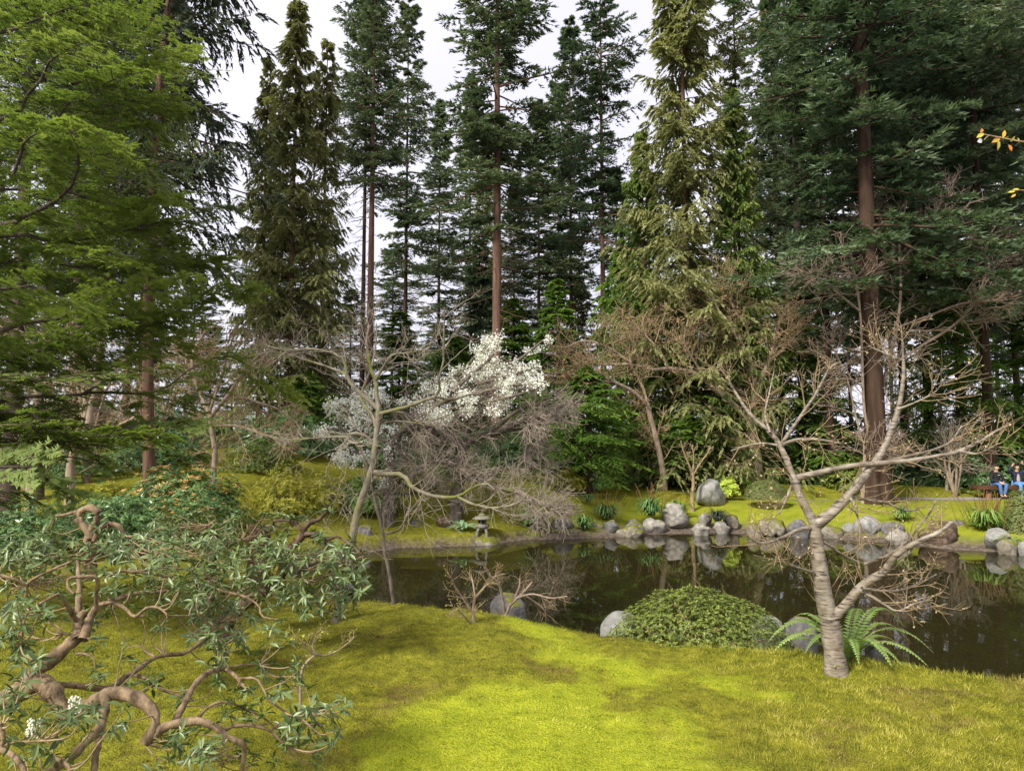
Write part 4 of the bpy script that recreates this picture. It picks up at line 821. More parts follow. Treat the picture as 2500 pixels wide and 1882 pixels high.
B_mossy = bark('mossy_limb_bark', (.10, .085, .055), (.24, .21, .15), 14, (1, 1, .5), .4, (.13, .14, .03))
B_brownl = bark('brown_limb_bark', (.16, .11, .07), (.36, .29, .21), 12, (1, 1, .4), .4)
B_rough = bark('dark_rough_bark', (.05, .038, .028), (.17, .14, .11), 12, (1, 1, .5), .6, (.10, .11, .03))

z8 = (1700, 1000, 2.561); ID = (0, 0, 1)
CH = [
 (27, 13, 0, 0, [(2042,1640),(2039,1612),(2034,1578),(2026,1519),(2012,1461),(2004,1402),(1997,1351),(1991,1305),(1988,1272)]),
 (12, 5, 0, .15, [(1989,1280),(1973,1250),(1950,1203),(1936,1164),(1923,1129),(1907,1094),(1895,1072),(1869,1045)]),
 (14, 6, 0, -.1, [(1992,1284),(2005,1271),(2036,1246),(2075,1207),(2106,1168),(2130,1137),(2153,1105),(2169,1070),(2184,1031),(2194,995)]),
 (5, 1.6, .15, .35, [(1869,1045),(1830,1009),(1798,962),(1775,923),(1751,888)]),
 (5.5, 1.6, .12, -.2, [(1910,1084),(1916,1072),(1960,1009),(1994,958),(2010,927),(2029,895),(2054,883)]),
 (5, 1.8, .1, -.3, [(1909,1086),(1942,1074),(1993,1072),(2051,1082)]),
 (6, 1.6, -.1, -.2, [(2194,995),(2202,952),(2206,902),(2204,858),(2202,820)]),
 (8, 2.5, .08, -.45, [(1937,1168),(1997,1154),(2051,1141),(2114,1133),(2161,1129),(2215,1125),(2286,1113),(2344,1101),(2399,1074),(2434,1051),(2465,1035)]),
 (4.5, 1.5, -.05, .3, [(2132,1134),(2219,1113),(2278,1098),(2321,1078),(2348,1039)]),
 (3.5, 1.3, -.3, -.5, [(2344,1101),(2387,1107),(2438,1082)]),
 (13, 4, 0, -.45, [(2032,1512),(2044,1498),(2071,1469),(2098,1437),(2122,1418),(2157,1398),(2172,1375),(2192,1351),(2215,1336),(2254,1316),(2297,1297),(2325,1273)]),
 (4, 1.5, -.15, -.3, [(2098,1440),(2130,1457),(2161,1476),(2192,1492),(2235,1472),(2278,1465)]),
 (4, 1.5, -.2, .1, [(2104,1436),(2169,1443),(2208,1437),(2247,1422),(2286,1402)]),
 (4.5, 1.5, .2, -.2, [(2110,1377),(2149,1363),(2188,1344),(2223,1312),(2262,1262),(2282,1230)]),
 (5.5, 1.8, 0, -.4, [(1986,1287),(1950,1293),(1919,1308),(1876,1324),(1848,1324),(1825,1308)]),
 (4, 1.6, 0, .2, [(2002,1318),(2032,1336),(2059,1355),(2090,1369),(2112,1376)]),
 (4.5, 1.5, -.05, .25, [(2077,1212),(2114,1219),(2161,1226),(2208,1246),(2243,1244)]),
 (4, 2, -.05, -.2, [(2075,1214),(2090,1238),(2092,1258)]),
 (3.5, 1.5, .07, -.2, [(1932,1186),(1919,1219),(1903,1254)]),
 (3.5, 1.4, 0, -.35, [(2001,1402),(1954,1387),(1923,1375),(1903,1344)]),
 (3, 1.2, -.15, -.4, [(2190,1000),(2240,980),(2285,955),(2312,915)]),
 (3, 1.2, -.15, .2, [(2205,880),(2160,862),(2120,845)]),
 (3.2, 1.2, .1, .4, [(1880,1056),(1868,1010),(1878,960),(1890,905)]),
 (3, 1.2, .1, .35, [(1908,1088),(1860,1082),(1815,1090),(1785,1100)]),
]
CHD = 6.0
e, b, aP, rng = bare_tree('cherry_tree', 'small leafless cherry with forked ringed silvery trunk on the near bank', limbs_px(CH, ID, CHD, 16), 1, B_cherry, M_twigb,
  [(9, (.2, 1), .36, .85, .10, (0, 0, .06), .0045, .0020, 7), (4, (.25, 1), .16, .8, .12, (0, 0, .07), .0026, .0015, 5)], sides=14)
add_buds(e, b, aP, 1, .55, .014, M_bud, rng, n=4); add_buds(e, b, aP, 0, .6, .016, M_bud, rng, name='blossom_buds', n=5)

z5b = (700, 750, 2.561)
LT = [
 (11, 6, 0, 0, [(302,1972),(330,1850),(365,1740),(395,1600),(412,1450),(430,1330),(460,1220),(500,1110),(535,1000),(550,900),(560,800),(570,700),(575,620)]),
 (6, 2.5, 0, .1, [(575,630),(560,540),(560,460),(530,400),(510,300),(500,200),(520,110)]),
 (6.5, 2.2, 0, -.5, [(545,1032),(620,1045),(690,1040),(740,1060),(770,1110),(830,1150),(940,1185),(1060,1185),(1130,1150),(1180,1115),(1260,1105),(1300,1140)]),
 (3.5, 1.2, -.35, -.6, [(1070,1186),(1150,1225),(1240,1250),(1350,1250),(1450,1220),(1500,1170),(1530,1130)]),
 (5, 3, 0, -.2, [(545,860),(500,810),(430,790),(385,802),(385,835),(430,850),(480,840)]),
 (3.5, 1.2, -.1, .3, [(390,812),(300,810),(150,820),(0,830),(-120,800)]),
 (4.5, 1.5, 0, .4, [(555,747),(540,680),(490,620),(465,570),(480,500),(520,400),(545,310),(560,200),(560,100)]),
 (5, 1.5, 0, -.4, [(580,665),(680,640),(760,620),(860,580),(930,560),(960,500),(950,440),(980,350),(980,250),(985,100),(985,0)]),
 (3.5, 1.2, 0, .4, [(575,655),(720,660),(800,710),(880,740),(1040,745)]),
 (6, 2.0, 0, -.1, [(572,640),(510,580),(450,530),(390,460),(370,400),(360,330),(300,290),(150,260),(0,270),(-130,240)]),
 (3.5, 1.2, -.05, .4, [(375,420),(250,370),(120,330),(0,290),(-160,280)]),
 (3.5, 1.4, .0, -.3, [(557,455),(600,380),(660,300),(760,285),(880,260)]),
 (3, 1.2, 0, .3, [(552,742),(640,715),(730,715),(830,725),(960,690),(1100,640)]),
 (3, 1.2, -.3, 0, [(930,560),(1040,575),(1150,545),(1260,560)]),
]
LTD = 7.2
e, b, aP, rng = bare_tree('maple_tree', 'leaning leafless maple with smooth olive trunk left of the pond', limbs_px(LT, z5b, LTD, 16), 2, B_mossy, M_twig,
  [(10, (.2, 1), .55, .8, .16, (0, 0, .02), .0042, .0018, 8, (1, 1, .6)), (5, (.2, 1), .28, .8, .18, (0, 0, .02), .0020, .0012, 6, (1, 1, .6)), (2, (.2, 1), .12, .8, .15, (0, 0, .02), .0013, .0010, 4)], sides=12, trunk_n=1)
LT2 = [(5, 3, 0, 0, [(670,1860),(640,1650),(610,1520),(600,1400),(560,1250),(530,1130),(510,1030),(480,930)]), (3, 1.2, 0, .4, [(600,1420),(700,1390),(760,1290),(830,1200),(880,1130)]), (2.5, 1, 0, -.3, [(535,1140),(470,1160),(380,1210),(330,1290)]), (2, 1, .1, .4, [(480,930),(440,850),(430,760)])]
bare_tree('sapling', 'thin dark bare sapling just right of the leaning maple trunk', limbs_px(LT2, z5b, 7.9, 14), 3, B_rough, M_twig, [(7, (.3, 1), .4, .8, .15, (0, 0, .04), .004, .0018, 7), (4, (.2, 1), .2, .8, .15, (0, 0, .03), .002, .0012, 5)])

# white blossom tree
BL = [
 (14, 10, 0, 0, [(640,1180),(650,1080),(655,980),(640,890),(690,800)]),
 (9, 3, 0, .6, [(690,800),(800,690),(930,610),(1100,520),(1300,420),(1450,330),(1600,210)]),
 (7, 2.5, 0, -.6, [(700,790),(850,680),(1000,580),(1250,520),(1420,490),(1560,470)]),
 (6, 2, .1, .9, [(860,650),(980,520),(1100,400),(1180,300),(1240,230)]),
 (6, 2, .1, .2, [(980,580),(1120,450),(1260,330),(1320,240)]),
 (7, 2, 0, .4, [(680,815),(560,730),(430,680),(300,640)]),
 (6, 2, 0, -.7, [(660,850),(520,800),(400,770),(250,760)]),
 (5, 2, 0, -.4, [(650,900),(520,900),(400,920),(300,980)]),
 (5, 2, .2, .9, [(760,730),(820,600),(880,500),(930,470)]),
 (5, 2, .1, -.3, [(1180,480),(1350,440),(1480,400),(1600,370)]),
 (5, 2, .1, .3, [(720,760),(650,640),(560,590),(480,560)]),
 (5, 2, 0, -.9, [(800,690),(1000,640),(1200,600),(1400,560),(1580,500)]), (5, 2, 0, -.5, [(760,730),(950,700),(1150,650),(1300,620)]), (4, 2, .1, .7, [(930,610),(1050,480),(1150,380),(1220,330)]), (4, 2, .2, .8, [(1100,520),(1250,440),(1400,420),(1500,400)]), (4, 2, 0, .5, [(600,760),(480,650),(380,625),(330,605)]),
]
e, b, aP, rng = bare_tree('blossom_tree', 'white flowering cherry in bloom across the pond', limbs_px(BL, z5b, 21.5, 14), 4, B_rough, M_twig,
  [(12, (.15, 1), .50, .75, .14, (0, 0, .03), .014, .006, 7, (1, 1, .7)), (5, (.15, 1), .28, .8, .14, (0, 0, .03), .007, .004, 5)])
c, d = tips(aP, 1, 15, rng); dn = np.array([b[2] + 1.2]); keep = c[:, 2] > b[2] + 1.35 + 1.2 * vn(c[:, 0], c[:, 2], .5, 2); c = c[keep]; d = d[keep]
c = c + rng.normal(0, .06, c.shape); V, Q, t = whorls(c - b, nrm(rng.normal(size=c.shape) + np.array([0, -.3, .4])), 4, .034, .95, rng); g = Geo(); g.add(V, None, Q, t); tag(g.build('blossom', M_petal, e), kind='stuff')

# weeping laceleaf maple: umbrella of fine bare twigs in front of the blossom
WP = [
 (16, 11, 0, 0, [(1060,1180),(1075,1080),(1080,1000),(1085,930),(1100,880)]),
 (10, 4, 0, -.6, [(1100,885),(1170,820),(1260,800),(1350,770),(1440,720),(1530,700),(1640,690),(1740,680)]),
 (9, 4, 0, -.8, [(960,950),(1080,1020),(1170,1060),(1260,1110),(1330,1130),(1420,1150)]),
 (8, 3, 0, -.5, [(1090,900),(1020,820),(920,780),(800,790),(700,830)]),
 (7, 3, 0, .6, [(1100,880),(1130,780),(1180,680),(1250,600),(1350,560)]),
 (6, 3, -.3, .3, [(1350,770),(1450,760),(1520,800),(1570,900),(1620,980)]),
 (6, 3, 0, -.9, [(1085,960),(950,960),(830,1000),(740,1080),(680,1160)]),
 (6, 3, -.6, -.9, [(1420,1150),(1520,1190),(1600,1230),(1680,1290)]),
 (6, 2.5, 0, .8, [(1100,880),(1000,720),(900,660),(780,660)]),
 (6, 2.5, -.2, .6, [(1260,800),(1380,690),(1500,620),(1620,600),(1720,620)]),
]
e, b, aP, rng = bare_tree('weeping_maple', 'bare weeping maple umbrella of fine grey twigs by the pond', limbs_px(WP, z5b, 22.0, 14), 5, B_rough, M_twig,
  [(16, (.2, 1), 1.0, .8, .14, (0, 0, -.035), .012, .008, 7, (1, 1, .5)), (9, (.1, 1), .75, .95, .2, (0, 0, -.035), .008, .006, 6, (1, 1, .7)), (3, (.2, 1), .34, .9, .18, (0, 0, -.03), .006, .0055, 4)])

# brown twiggy trees at the forest edge
z4 = (1350, 640, 1.56)
R1 = [
 (13, 8, 0, 0, [(772,822),(780,770),(768,710),(755,650),(745,600),(765,540),(772,480)]),
 (8, 3, 0, -1, [(748,610),(690,545),(640,500),(590,455),(520,415),(440,405),(380,410),(300,390),(180,390)]),
 (7, 3, 0, .5, [(772,485),(755,380),(720,320),(700,250),(660,235),(610,260)]),
 (6, 2.5, 0, -.6, [(770,500),(800,430),(835,340),(850,260),(880,190)]),
 (5, 2, 0, 1, [(690,545),(630,500),(560,440),(500,400),(440,300),(410,180)]),
 (4, 2, .2, 0, [(745,370),(745,300),(738,250),(690,180),(660,80)]),
 (4, 2, 0, -.8, [(590,455),(540,380),(500,300),(520,200)]),
 (4, 2, -.6, -.9, [(440,405),(400,330),(330,260),(300,220)]),
 (4, 2, -.6, .3, [(300,390),(220,330),(120,300),(40,330)]),
 (4, 2, 0, .6, [(760,400),(820,380),(880,330),(940,260)]),
 (4, 2, .1, .6, [(715,310),(640,200),(600,110)]),
]
e, b, aP, rng = bare_tree('magnolia_tree', 'spreading leafless tree with brown leaf remnants at the forest edge', limbs_px(R1, z4, 28.5, 14), 6, B_brownl, M_twigb,
  [(10, (.25, 1), 1.6, .9, .22, (0, 0, .05), .022, .012, 7), (7, (.2, 1), .95, 1.0, .24, (0, 0, .04), .011, .008, 6), (3, (.2, 1), .45, .9, .2, (0, 0, .05), .008, .007, 4)])
add_buds(e, b, aP, 1, 1.6, .09, M_dry, rng, 'dry_leaves', 3, .5)
R1b = [(8, 5, 0, 0, [(420,800),(400,700),(375,600),(360,540)]), (6, 2.5, 0, -.6, [(362,545),(300,490),(240,460),(150,420),(60,430)]), (4, 2, 0, .5, [(365,560),(340,470),(300,400),(290,330)]), (4, 2, 0, -.5, [(240,460),(160,450),(100,430),(10,470)])]
e, b, aP, rng = bare_tree('magnolia_tree', 'lower leafless tree leaning left over the blossom, brown leaf remnants', limbs_px(R1b, z4, 27.5, 12), 7, B_brownl, M_twigb,
  [(9, (.3, 1), 1.3, .7, .16, (0, 0, .05), .018, .011, 7), (6, (.2, 1), .8, 1.0, .24, (0, 0, .04), .010, .008, 5), (3, (.2, 1), .4, .9, .2, (0, 0, .05), .008, .007, 4)])
add_buds(e, b, aP, 1, 1.6, .09, M_dry, rng, 'dry_leaves', 3, .5)
R2 = [
 (7, 5, 0, 0, [(2108,1216),(2109,1160),(2116,1110),(2128,1085)]),
 (5, 2.5, 0, .6, [(2128,1090),(2140,1010),(2165,900),(2190,800),(2200,700),(2195,600),(2215,480)]),
 (4, 2, 0, -.8, [(2128,1090),(2110,1000),(2105,880),(2100,760),(2085,660),(2075,610)]),
 (4, 2, 0, .3, [(2165,900),(2240,850),(2320,800),(2380,740),(2405,670),(2410,620)]),
 (3, 1.6, 0, -.6, [(2190,800),(2270,770),(2350,740),(2440,730),(2490,700)]),
 (3, 1.6, -.5, -1, [(2100,760),(2050,720),(2010,690),(1980,700)]),
 (3, 1.6, .3, .8, [(2198,650),(2140,600),(2110,560)]),
 (3, 1.6, .3, -.3, [(2198,640),(2250,580),(2300,520),(2330,500)]),
 (3, 1.6, 0, .4, [(2116,1110),(2090,1020),(2070,930),(2040,860)]),
]
e, b, aP, rng = bare_tree('pale_tree', 'tall pale twiggy tree on the lawn in front of the dark firs', limbs_px(R2, ID, 26, 12), 8, M_pale, M_pale,
  [(10, (.25, 1), 1.7, .8, .14, (0, 0, .01), .016, .010, 7, (1, 1, .45)), (7, (.2, 1), 1.0, .85, .18, (0, 0, .01), .009, .007, 6, (1, 1, .45)), (4, (.2, 1), .5, .8, .15, (0, 0, 0), .007, .006, 4, (1, 1, .45))])
add_buds(e, b, aP, 1, .5, .06, M_dry, rng, 'dry_leaves', 2, .5)
SP = [(4.5, 3, 0, 0, [(1690,1206),(1693,1180),(1691,1150)]), (2.5, 1.2, 0, -.2, [(1692,1155),(1680,1130),(1668,1100),(1662,1075)]), (2.5, 1.2, 0, .2, [(1692,1160),(1710,1130),(1725,1110),(1735,1095)]), (2, 1.2, 0, .1, [(1691,1150),(1694,1120),(1690,1085)])]
e, b, aP, rng = bare_tree('sapling', 'small budding bare sapling left of the grey angular boulder', limbs_px(SP, ID, 25.4, 10), 9, M_twigb, M_twigb, [(6, (.2, 1), .4, .6, .1, (0, 0, .06), .010, .006, 5), (3, (.3, 1), .2, .6, .1, (0, 0, .05), .006, .005, 4)])
add_buds(e, b, aP, 1, .7, .04, M_bud, rng)
SP2 = [(4, 3, 0, 0, [(2311,1190),(2314,1150),(2317,1100),(2322,1040)]), (2, 1.2, 0, .3, [(2315,1130),(2300,1110),(2285,1080)]), (2, 1.2, 0, -.2, [(2317,1090),(2335,1060),(2345,1020)])]
bare_tree('sapling', 'thin mossy sapling on the moss bank left of the bench', limbs_px(SP2, ID, 28.8, 10), 10, M_twig, M_twig, [(6, (.2, 1), .5, .8, .12, (0, 0, .02), .010, .006, 5), (3, (.3, 1), .25, .7, .12, (0, 0, 0), .006, .005, 4)])
BS = [(8, 5, 0, 0, [(520,1170),(525,1100),(515,1040),(510,1000)]), (5, 2.5, 0, -.5, [(512,1020),(560,960),(600,900),(640,860)]), (5, 2.5, 0, .4, [(512,1010),(480,940),(470,870),(500,810)]), (4, 2, 0, -.4, [(512,1005),(540,920),(560,850),(580,800)]), (4, 2, 0, .5, [(560,960),(620,980),(680,1000),(720,1040)]), (4, 2, 0, -.3, [(512,1040),(580,1040),(640,1060),(700,1080)]), (3, 2, .1, .4, [(480,940),(455,900),(460,840)])]
e, b, aP, rng = bare_tree('brown_leaved_shrub', 'tangled bare shrub with dry brown leaves below the tallest olive cedar', limbs_px(BS, ID, 21, 12), 11, B_brownl, M_twigb,
  [(11, (.2, 1), .95, .8, .18, (0, 0, .02), .014, .009, 7), (6, (.2, 1), .55, .8, .18, (0, 0, 0), .009, .007, 6), (2, (.2, 1), .3, .8, .15, (0, 0, 0), .007, .006, 4)])
add_buds(e, b, aP, 1, 1.5, .06, M_dry, rng, 'dry_leaves', 2, .55)
e['category'] = 'shrub'
# twiggy brown shrubs on the near bank
NB = [(4.5, 3, 0, 0, [(1162,1552),(1158,1520),(1155,1490),(1160,1455)]), (3, 1.5, 0, -.2, [(1157,1500),(1130,1460),(1110,1430),(1100,1405)]), (3, 1.5, 0, .2, [(1160,1460),(1185,1430),(1205,1410),(1230,1400)]), (2.5, 1.2, 0, .1, [(1160,1460),(1155,1425),(1150,1405)]), (2.5, 1.2, 0, -.3, [(1157,1530),(1130,1500),(1110,1480)])]
e, b, aP, rng = bare_tree('twiggy_shrub', 'small knotty brown shrub with single thin stem on the moss', limbs_px(NB, ID, 6.9, 12), 12, B_brownl, M_twigb, [(8, (.2, 1), .16, .8, .22, (0, 0, .05), .0035, .002, 6), (4, (.2, 1), .09, .8, .22, (0, 0, .05), .002, .0014, 5)]); e['category'] = 'shrub'
add_buds(e, b, aP, 1, .8, .012, M_yel, rng, 'leaf_buds', 3)
NB2 = [(4, 2.5, 0, 0, [(1235,1495),(1250,1470),(1275,1450),(1300,1420)]), (4, 2, 0, -.2, [(1232,1495),(1225,1450),(1215,1420),(1190,1400)]), (3.5, 1.5, 0, .3, [(1236,1495),(1265,1440),(1270,1405)]), (3, 1.5, 0, -.2, [(1260,1460),(1300,1450),(1345,1460),(1385,1455)]), (3, 1.5, 0, .1, [(1275,1450),(1320,1480),(1335,1500)])]
e, b, aP, rng = bare_tree('twiggy_shrub', 'bushier bare brown shrub at the water edge behind the knotty one', limbs_px(NB2, ID, 8.3, 12), 13, B_brownl, M_twigb, [(9, (.2, 1), .22, .8, .22, (0, 0, .04), .004, .0022, 6), (4, (.2, 1), .12, .8, .2, (0, 0, .04), .0022, .0016, 5)]); e['category'] = 'shrub'
z7 = (0, 1180, 2.372)
NS = [(4, 2.5, 0, 0, [(1742,1160),(1745,1110),(1755,1060),(1790,1020),(1830,990)]), (2.5, 1.2, 0, .2, [(1830,990),(1880,995),(1950,970),(2020,920),(2050,890)]), (2, 1, 0, -.1, [(1825,992),(1780,960),(1720,900)]), (2, 1, 0, 0, [(1830,990),(1810,940),(1830,880)])]
e, b, aP, rng = bare_tree('sapling', 'tiny bare sapling in the moss right of the foreground shrub', limbs_px(NS, z7, 4.9, 10), 14, B_brownl, M_twigb, [(7, (.2, 1), .14, .8, .18, (0, 0, .03), .002, .0012, 5), (4, (.2, 1), .07, .8, .18, (0, 0, .03), .0013, .001, 4)])
add_buds(e, b, aP, 1, .6, .012, M_lime, rng, 'leaf_buds', 3)
p = av(1345, 1120, 23.4)
for k, (vx, vy, D_, lab) in enumerate(((1222, 1112, 23.3, 'dry twiggy plant by the shore above the triangular rock'), (2175, 1120, 20.6, 'dry brown twiggy plant in front of the clipped dome at the right edge'))):
    q = av(vx, vy, D_); rr = np.random.default_rng(70 + k); L = []
    for i in range(9):
        a = rr.uniform(0, 6.28); tip = np.array([math.cos(a) * .3, math.sin(a) * .3, rr.uniform(.3, .5)]); z0 = np.array([q[0], D_, G(q[0], D_)]); L.append(resample([z0, z0 + tip * .5 + rr.normal(0, .04, 3), z0 + tip], [.012, .009, .006], 8))
    e, b, aP, rng = bare_tree('dry_shrub', lab, L, 80 + k, M_twigb, M_twigb, [(6, (.3, 1), .2, .6, .12, (0, 0, .05), .007, .004, 5)], trunk_n=0); e['category'] = 'shrub'

# leafless brush in the left-hand woods
for k, (vx, D_, hgt, sp_, lab) in enumerate(((70, 19, 3.6, 1.6, 'tall reddish leafless brush at the left edge of the woods'), (190, 21.5, 4.2, 1.9, 'leafless brush with forked stems under the hemlock boughs'), (330, 24, 4.6, 2.0, 'pale leafless brush left of the brown-leaved shrub'), (420, 27, 4.0, 1.8, 'grey leafless brush just left of the tallest olive cedar'), (2060, 28.3, 3.2, 1.4, 'grey leafless brush in front of the firs left of the bench'))):
    x0 = av(vx, 1000, D_)[0]; z0 = np.array([x0, D_, G(x0, D_) - .05]); rr = np.random.default_rng(170 + k); L = []
    for i in range(6):
        a = i * 1.05 + rr.normal(0, .3); tip = np.array([math.cos(a) * sp_ * rr.uniform(.3, .7), math.sin(a) * sp_ * .5, hgt * rr.uniform(.6, 1)]); L.append(resample([z0, z0 + tip * np.array([.25, .25, .4]) + rr.normal(0, .1, 3), z0 + tip * np.array([.6, .6, .72]) + rr.normal(0, .12, 3), z0 + tip], [.05, .04, .028, .012], 12))
    e, b, aP, rng = bare_tree('leafless_brush', lab, L, 180 + k, B_brownl, M_twigb if k < 3 else M_twig, [(7, (.25, 1), 1.3, .9, .2, (0, 0, .05), .014, .008, 7), (5, (.2, 1), .75, .9, .22, (0, 0, .03), .008, .006, 6)], trunk_n=0); e['category'] = 'shrub'
    if k in (1, 2): add_buds(e, b, aP, 1, .8, .07, M_dry, rng, 'dry_leaves', 2, .55)

z4b = (0, 600, 2.379)
LN = [(10, 6, 0, 0, [(415,1230),(440,1180),(480,1120),(525,1020),(520,940),(560,850),(600,760)]), (7, 4, .1, .4, [(430,1200),(440,1110),(490,1000),(500,930),(480,830)]), (6, 3, 0, -.4, [(470,1140),(540,1110),(640,1060),(740,1020),(800,980)]), (4, 2, 0, .3, [(520,960),(580,960),(660,990)])]
bare_tree('leaning_tree', 'forked pinkish-brown bare tree leaning right in the left woods', limbs_px(LN, z4b, 15, 14), 15, B_brownl, M_twigb, [(7, (.3, 1), .9, .8, .18, (0, 0, .05), .010, .005, 7), (5, (.2, 1), .5, .8, .2, (0, 0, .03), .006, .004, 5)])
LN2 = [(10, 7, 0, 0, [(190,1240),(205,1000),(220,850),(215,780),(235,700),(215,600)]), (7, 4, 0, -.3, [(215,600),(180,540),(110,500),(40,470)]), (5, 3, 0, .4, [(225,640),(270,560),(330,500)])]
bare_tree('leaning_tree', 'crooked bare trunk bending left behind the lowest hemlock boughs', limbs_px(LN2, z4b, 14, 14), 16, B_brownl, M_twigb, [(7, (.4, 1), .8, .8, .18, (0, 0, .05), .010, .005, 7), (4, (.2, 1), .5, .8, .2, (0, 0, .03), .006, .004, 5)])
# ------------------------------------------------------------------ near hemlock reaching in from the left
M_nh = foliage('near_hemlock_needles', [(.026, .046, .010), (.066, .100, .020), (.125, .165, .036), (.20, .235, .06)], .42)
B_nh = bark('hemlock_bark', (.03, .022, .016), (.10, .075, .055), 14, (1, 1, .4), .5)
za = (0, 0, 2.379); zb_ = (0, 600, 2.379)
T0 = (-640, 900)
HB = [ # (view, base px radius, depth start, depth end, half width m, points)
 (za, 6.5, 7.2, 6.2, .50, [(0,1310),(130,1260),(290,1190),(390,1110),(440,1040),(460,950),(460,880),(430,800)]),
 (za, 4, 6.8, 6.4, .45, [(290,740),(370,640),(410,590),(500,580),(590,500),(720,440)]),
 (za, 4.5, 7.0, 6.3, .45, [(-40,720),(130,580),(230,480),(270,400),(310,320),(420,280),(480,250)]),
 (za, 4, 6.6, 6.0, .40, [(80,1010),(120,900),(140,830),(230,770),(380,770),(480,750)]),
 (za, 5, 7.4, 7.0, .45, [(0,710),(90,690),(240,640),(330,600)]),
 (za, 6, 7.2, 7.8, .45, [(0,1370),(150,1385),(350,1400),(500,1390),(620,1370),(800,1320),(900,1290)]),
 (za, 5, 7.2, 6.6, .50, [(0,190),(90,160),(250,100),(420,40)]),
 (za, 3.5, 6.6, 7.6, .50, [(420,490),(560,450),(700,410),(900,360)]),
 (za, 3.5, 7.0, 7.8, .45, [(520,800),(600,750),(700,670),(800,610),(900,600)]),
 (za, 3.5, 7.0, 8.0, .45, [(460,900),(640,900),(800,960),(920,1040)]),
 (za, 3.5, 6.5, 7.4, .45, [(390,1110),(560,1170),(700,1180),(820,1170)]),
 (za, 3, 7.6, 8.4, .42, [(800,1330),(900,1300),(1010,1290),(1120,1240),(1220,1200)]),
 (za, 3, 7.4, 7.0, .38, [(350,1390),(430,1420),(540,1460),(640,1470)]),
 (za, 3.5, 7.8, 8.4, .42, [(620,1620),(740,1570),(900,1540),(1040,1530),(1150,1500)]),
 (za, 4, 7.6, 7.2, .55, [(0,330),(120,300),(260,290),(400,230),(560,190),(700,200)]),
 (za, 4, 7.4, 7.0, .55, [(0,60),(120,30),(260,-20),(380,-60)]),
 (za, 3.5, 7.2, 7.6, .50, [(300,60),(450,70),(600,80),(700,120)]),
 (za, 4, 8.2, 8.0, .50, [(0,500),(100,520),(250,560),(420,640),(600,650),(760,690)]),
 (za, 4, 8.2, 8.2, .50, [(0,850),(150,900),(320,920),(520,940),(700,950)]),
 (za, 4, 8.0, 8.2, .50, [(0,1100),(150,1130),(330,1180),(520,1230),(700,1260)]),
 (zb_, 7, 6.6, 7.4, .48, [(0,500),(120,450),(280,440),(420,390),(550,310),(700,300),(860,250)]),
 (zb_, 5.5, 7.0, 8.2, .42, [(0,660),(250,610),(420,570),(560,500),(800,470),(1000,400),(1150,300),(1300,270)]),
 (zb_, 5, 6.8, 7.2, .38, [(-20,900),(180,880),(330,875),(480,860),(560,800),(680,770),(820,720)]),
 (zb_, 4, 7.0, 8.0, .36, [(480,860),(560,850),(860,855),(1000,800),(1100,720),(1300,640),(1440,690)]),
 (zb_, 4, 6.6, 6.8, .36, [(0,960),(170,1010),(300,1070),(480,1110),(700,1100),(850,1090)]),
 (zb_, 4, 7.6, 7.4, .45, [(0,100),(150,130),(300,180),(480,200)]),
 (zb_, 3.5, 7.8, 8.6, .42, [(300,100),(500,130),(700,110),(900,100),(1050,90)]),
 (zb_, 4, 6.4, 6.6, .40, [(0,250),(200,260),(420,330)]),
 (zb_, 3.5, 6.4, 6.6, .32, [(0,1150),(150,1200),(300,1230),(450,1230)]),
 (zb_, 3.5, 6.0, 6.2, .32, [(0,1280),(150,1320),(280,1360),(360,1390)]),
 (zb_, 3.5, 5.8, 6.0, .32, [(0,1420),(100,1430),(200,1460)]),
 (zb_, 3.5, 7.2, 8.0, .40, [(420,390),(600,390),(800,410),(960,430)]),
 (zb_, 3, 6.8, 7.4, .32, [(480,1110),(650,1080),(800,1040),(950,1010)]),
 (zb_, 3.5, 6.6, 6.8, .34, [(0,760),(180,790),(380,760),(560,740)]),
 (zb_, 3.5, 6.2, 6.6, .34, [(0,1040),(160,1090),(300,1140),(460,1170)]),
]
rng = np.random.default_rng(33)
hp = at(-640, 1300, 7.4); hz = G(hp[0], 7.4)
e = empty('near_hemlock', (hp[0], 7.4, hz - .1), 'near bright green hemlock whose flat boughs fill the upper left', 'tree'); eb = np.array(e.location)
zz = np.linspace(0, 11, 12); q = tubes(np.stack([0 * zz, 0 * zz, zz], -1)[None], (.26 * (1 - zz / 13))[None], 12); g = Geo(); g.add(q[0], None, q[1]); g.build('trunk', B_nh, e, True)
bg_, lg = [], Geo()
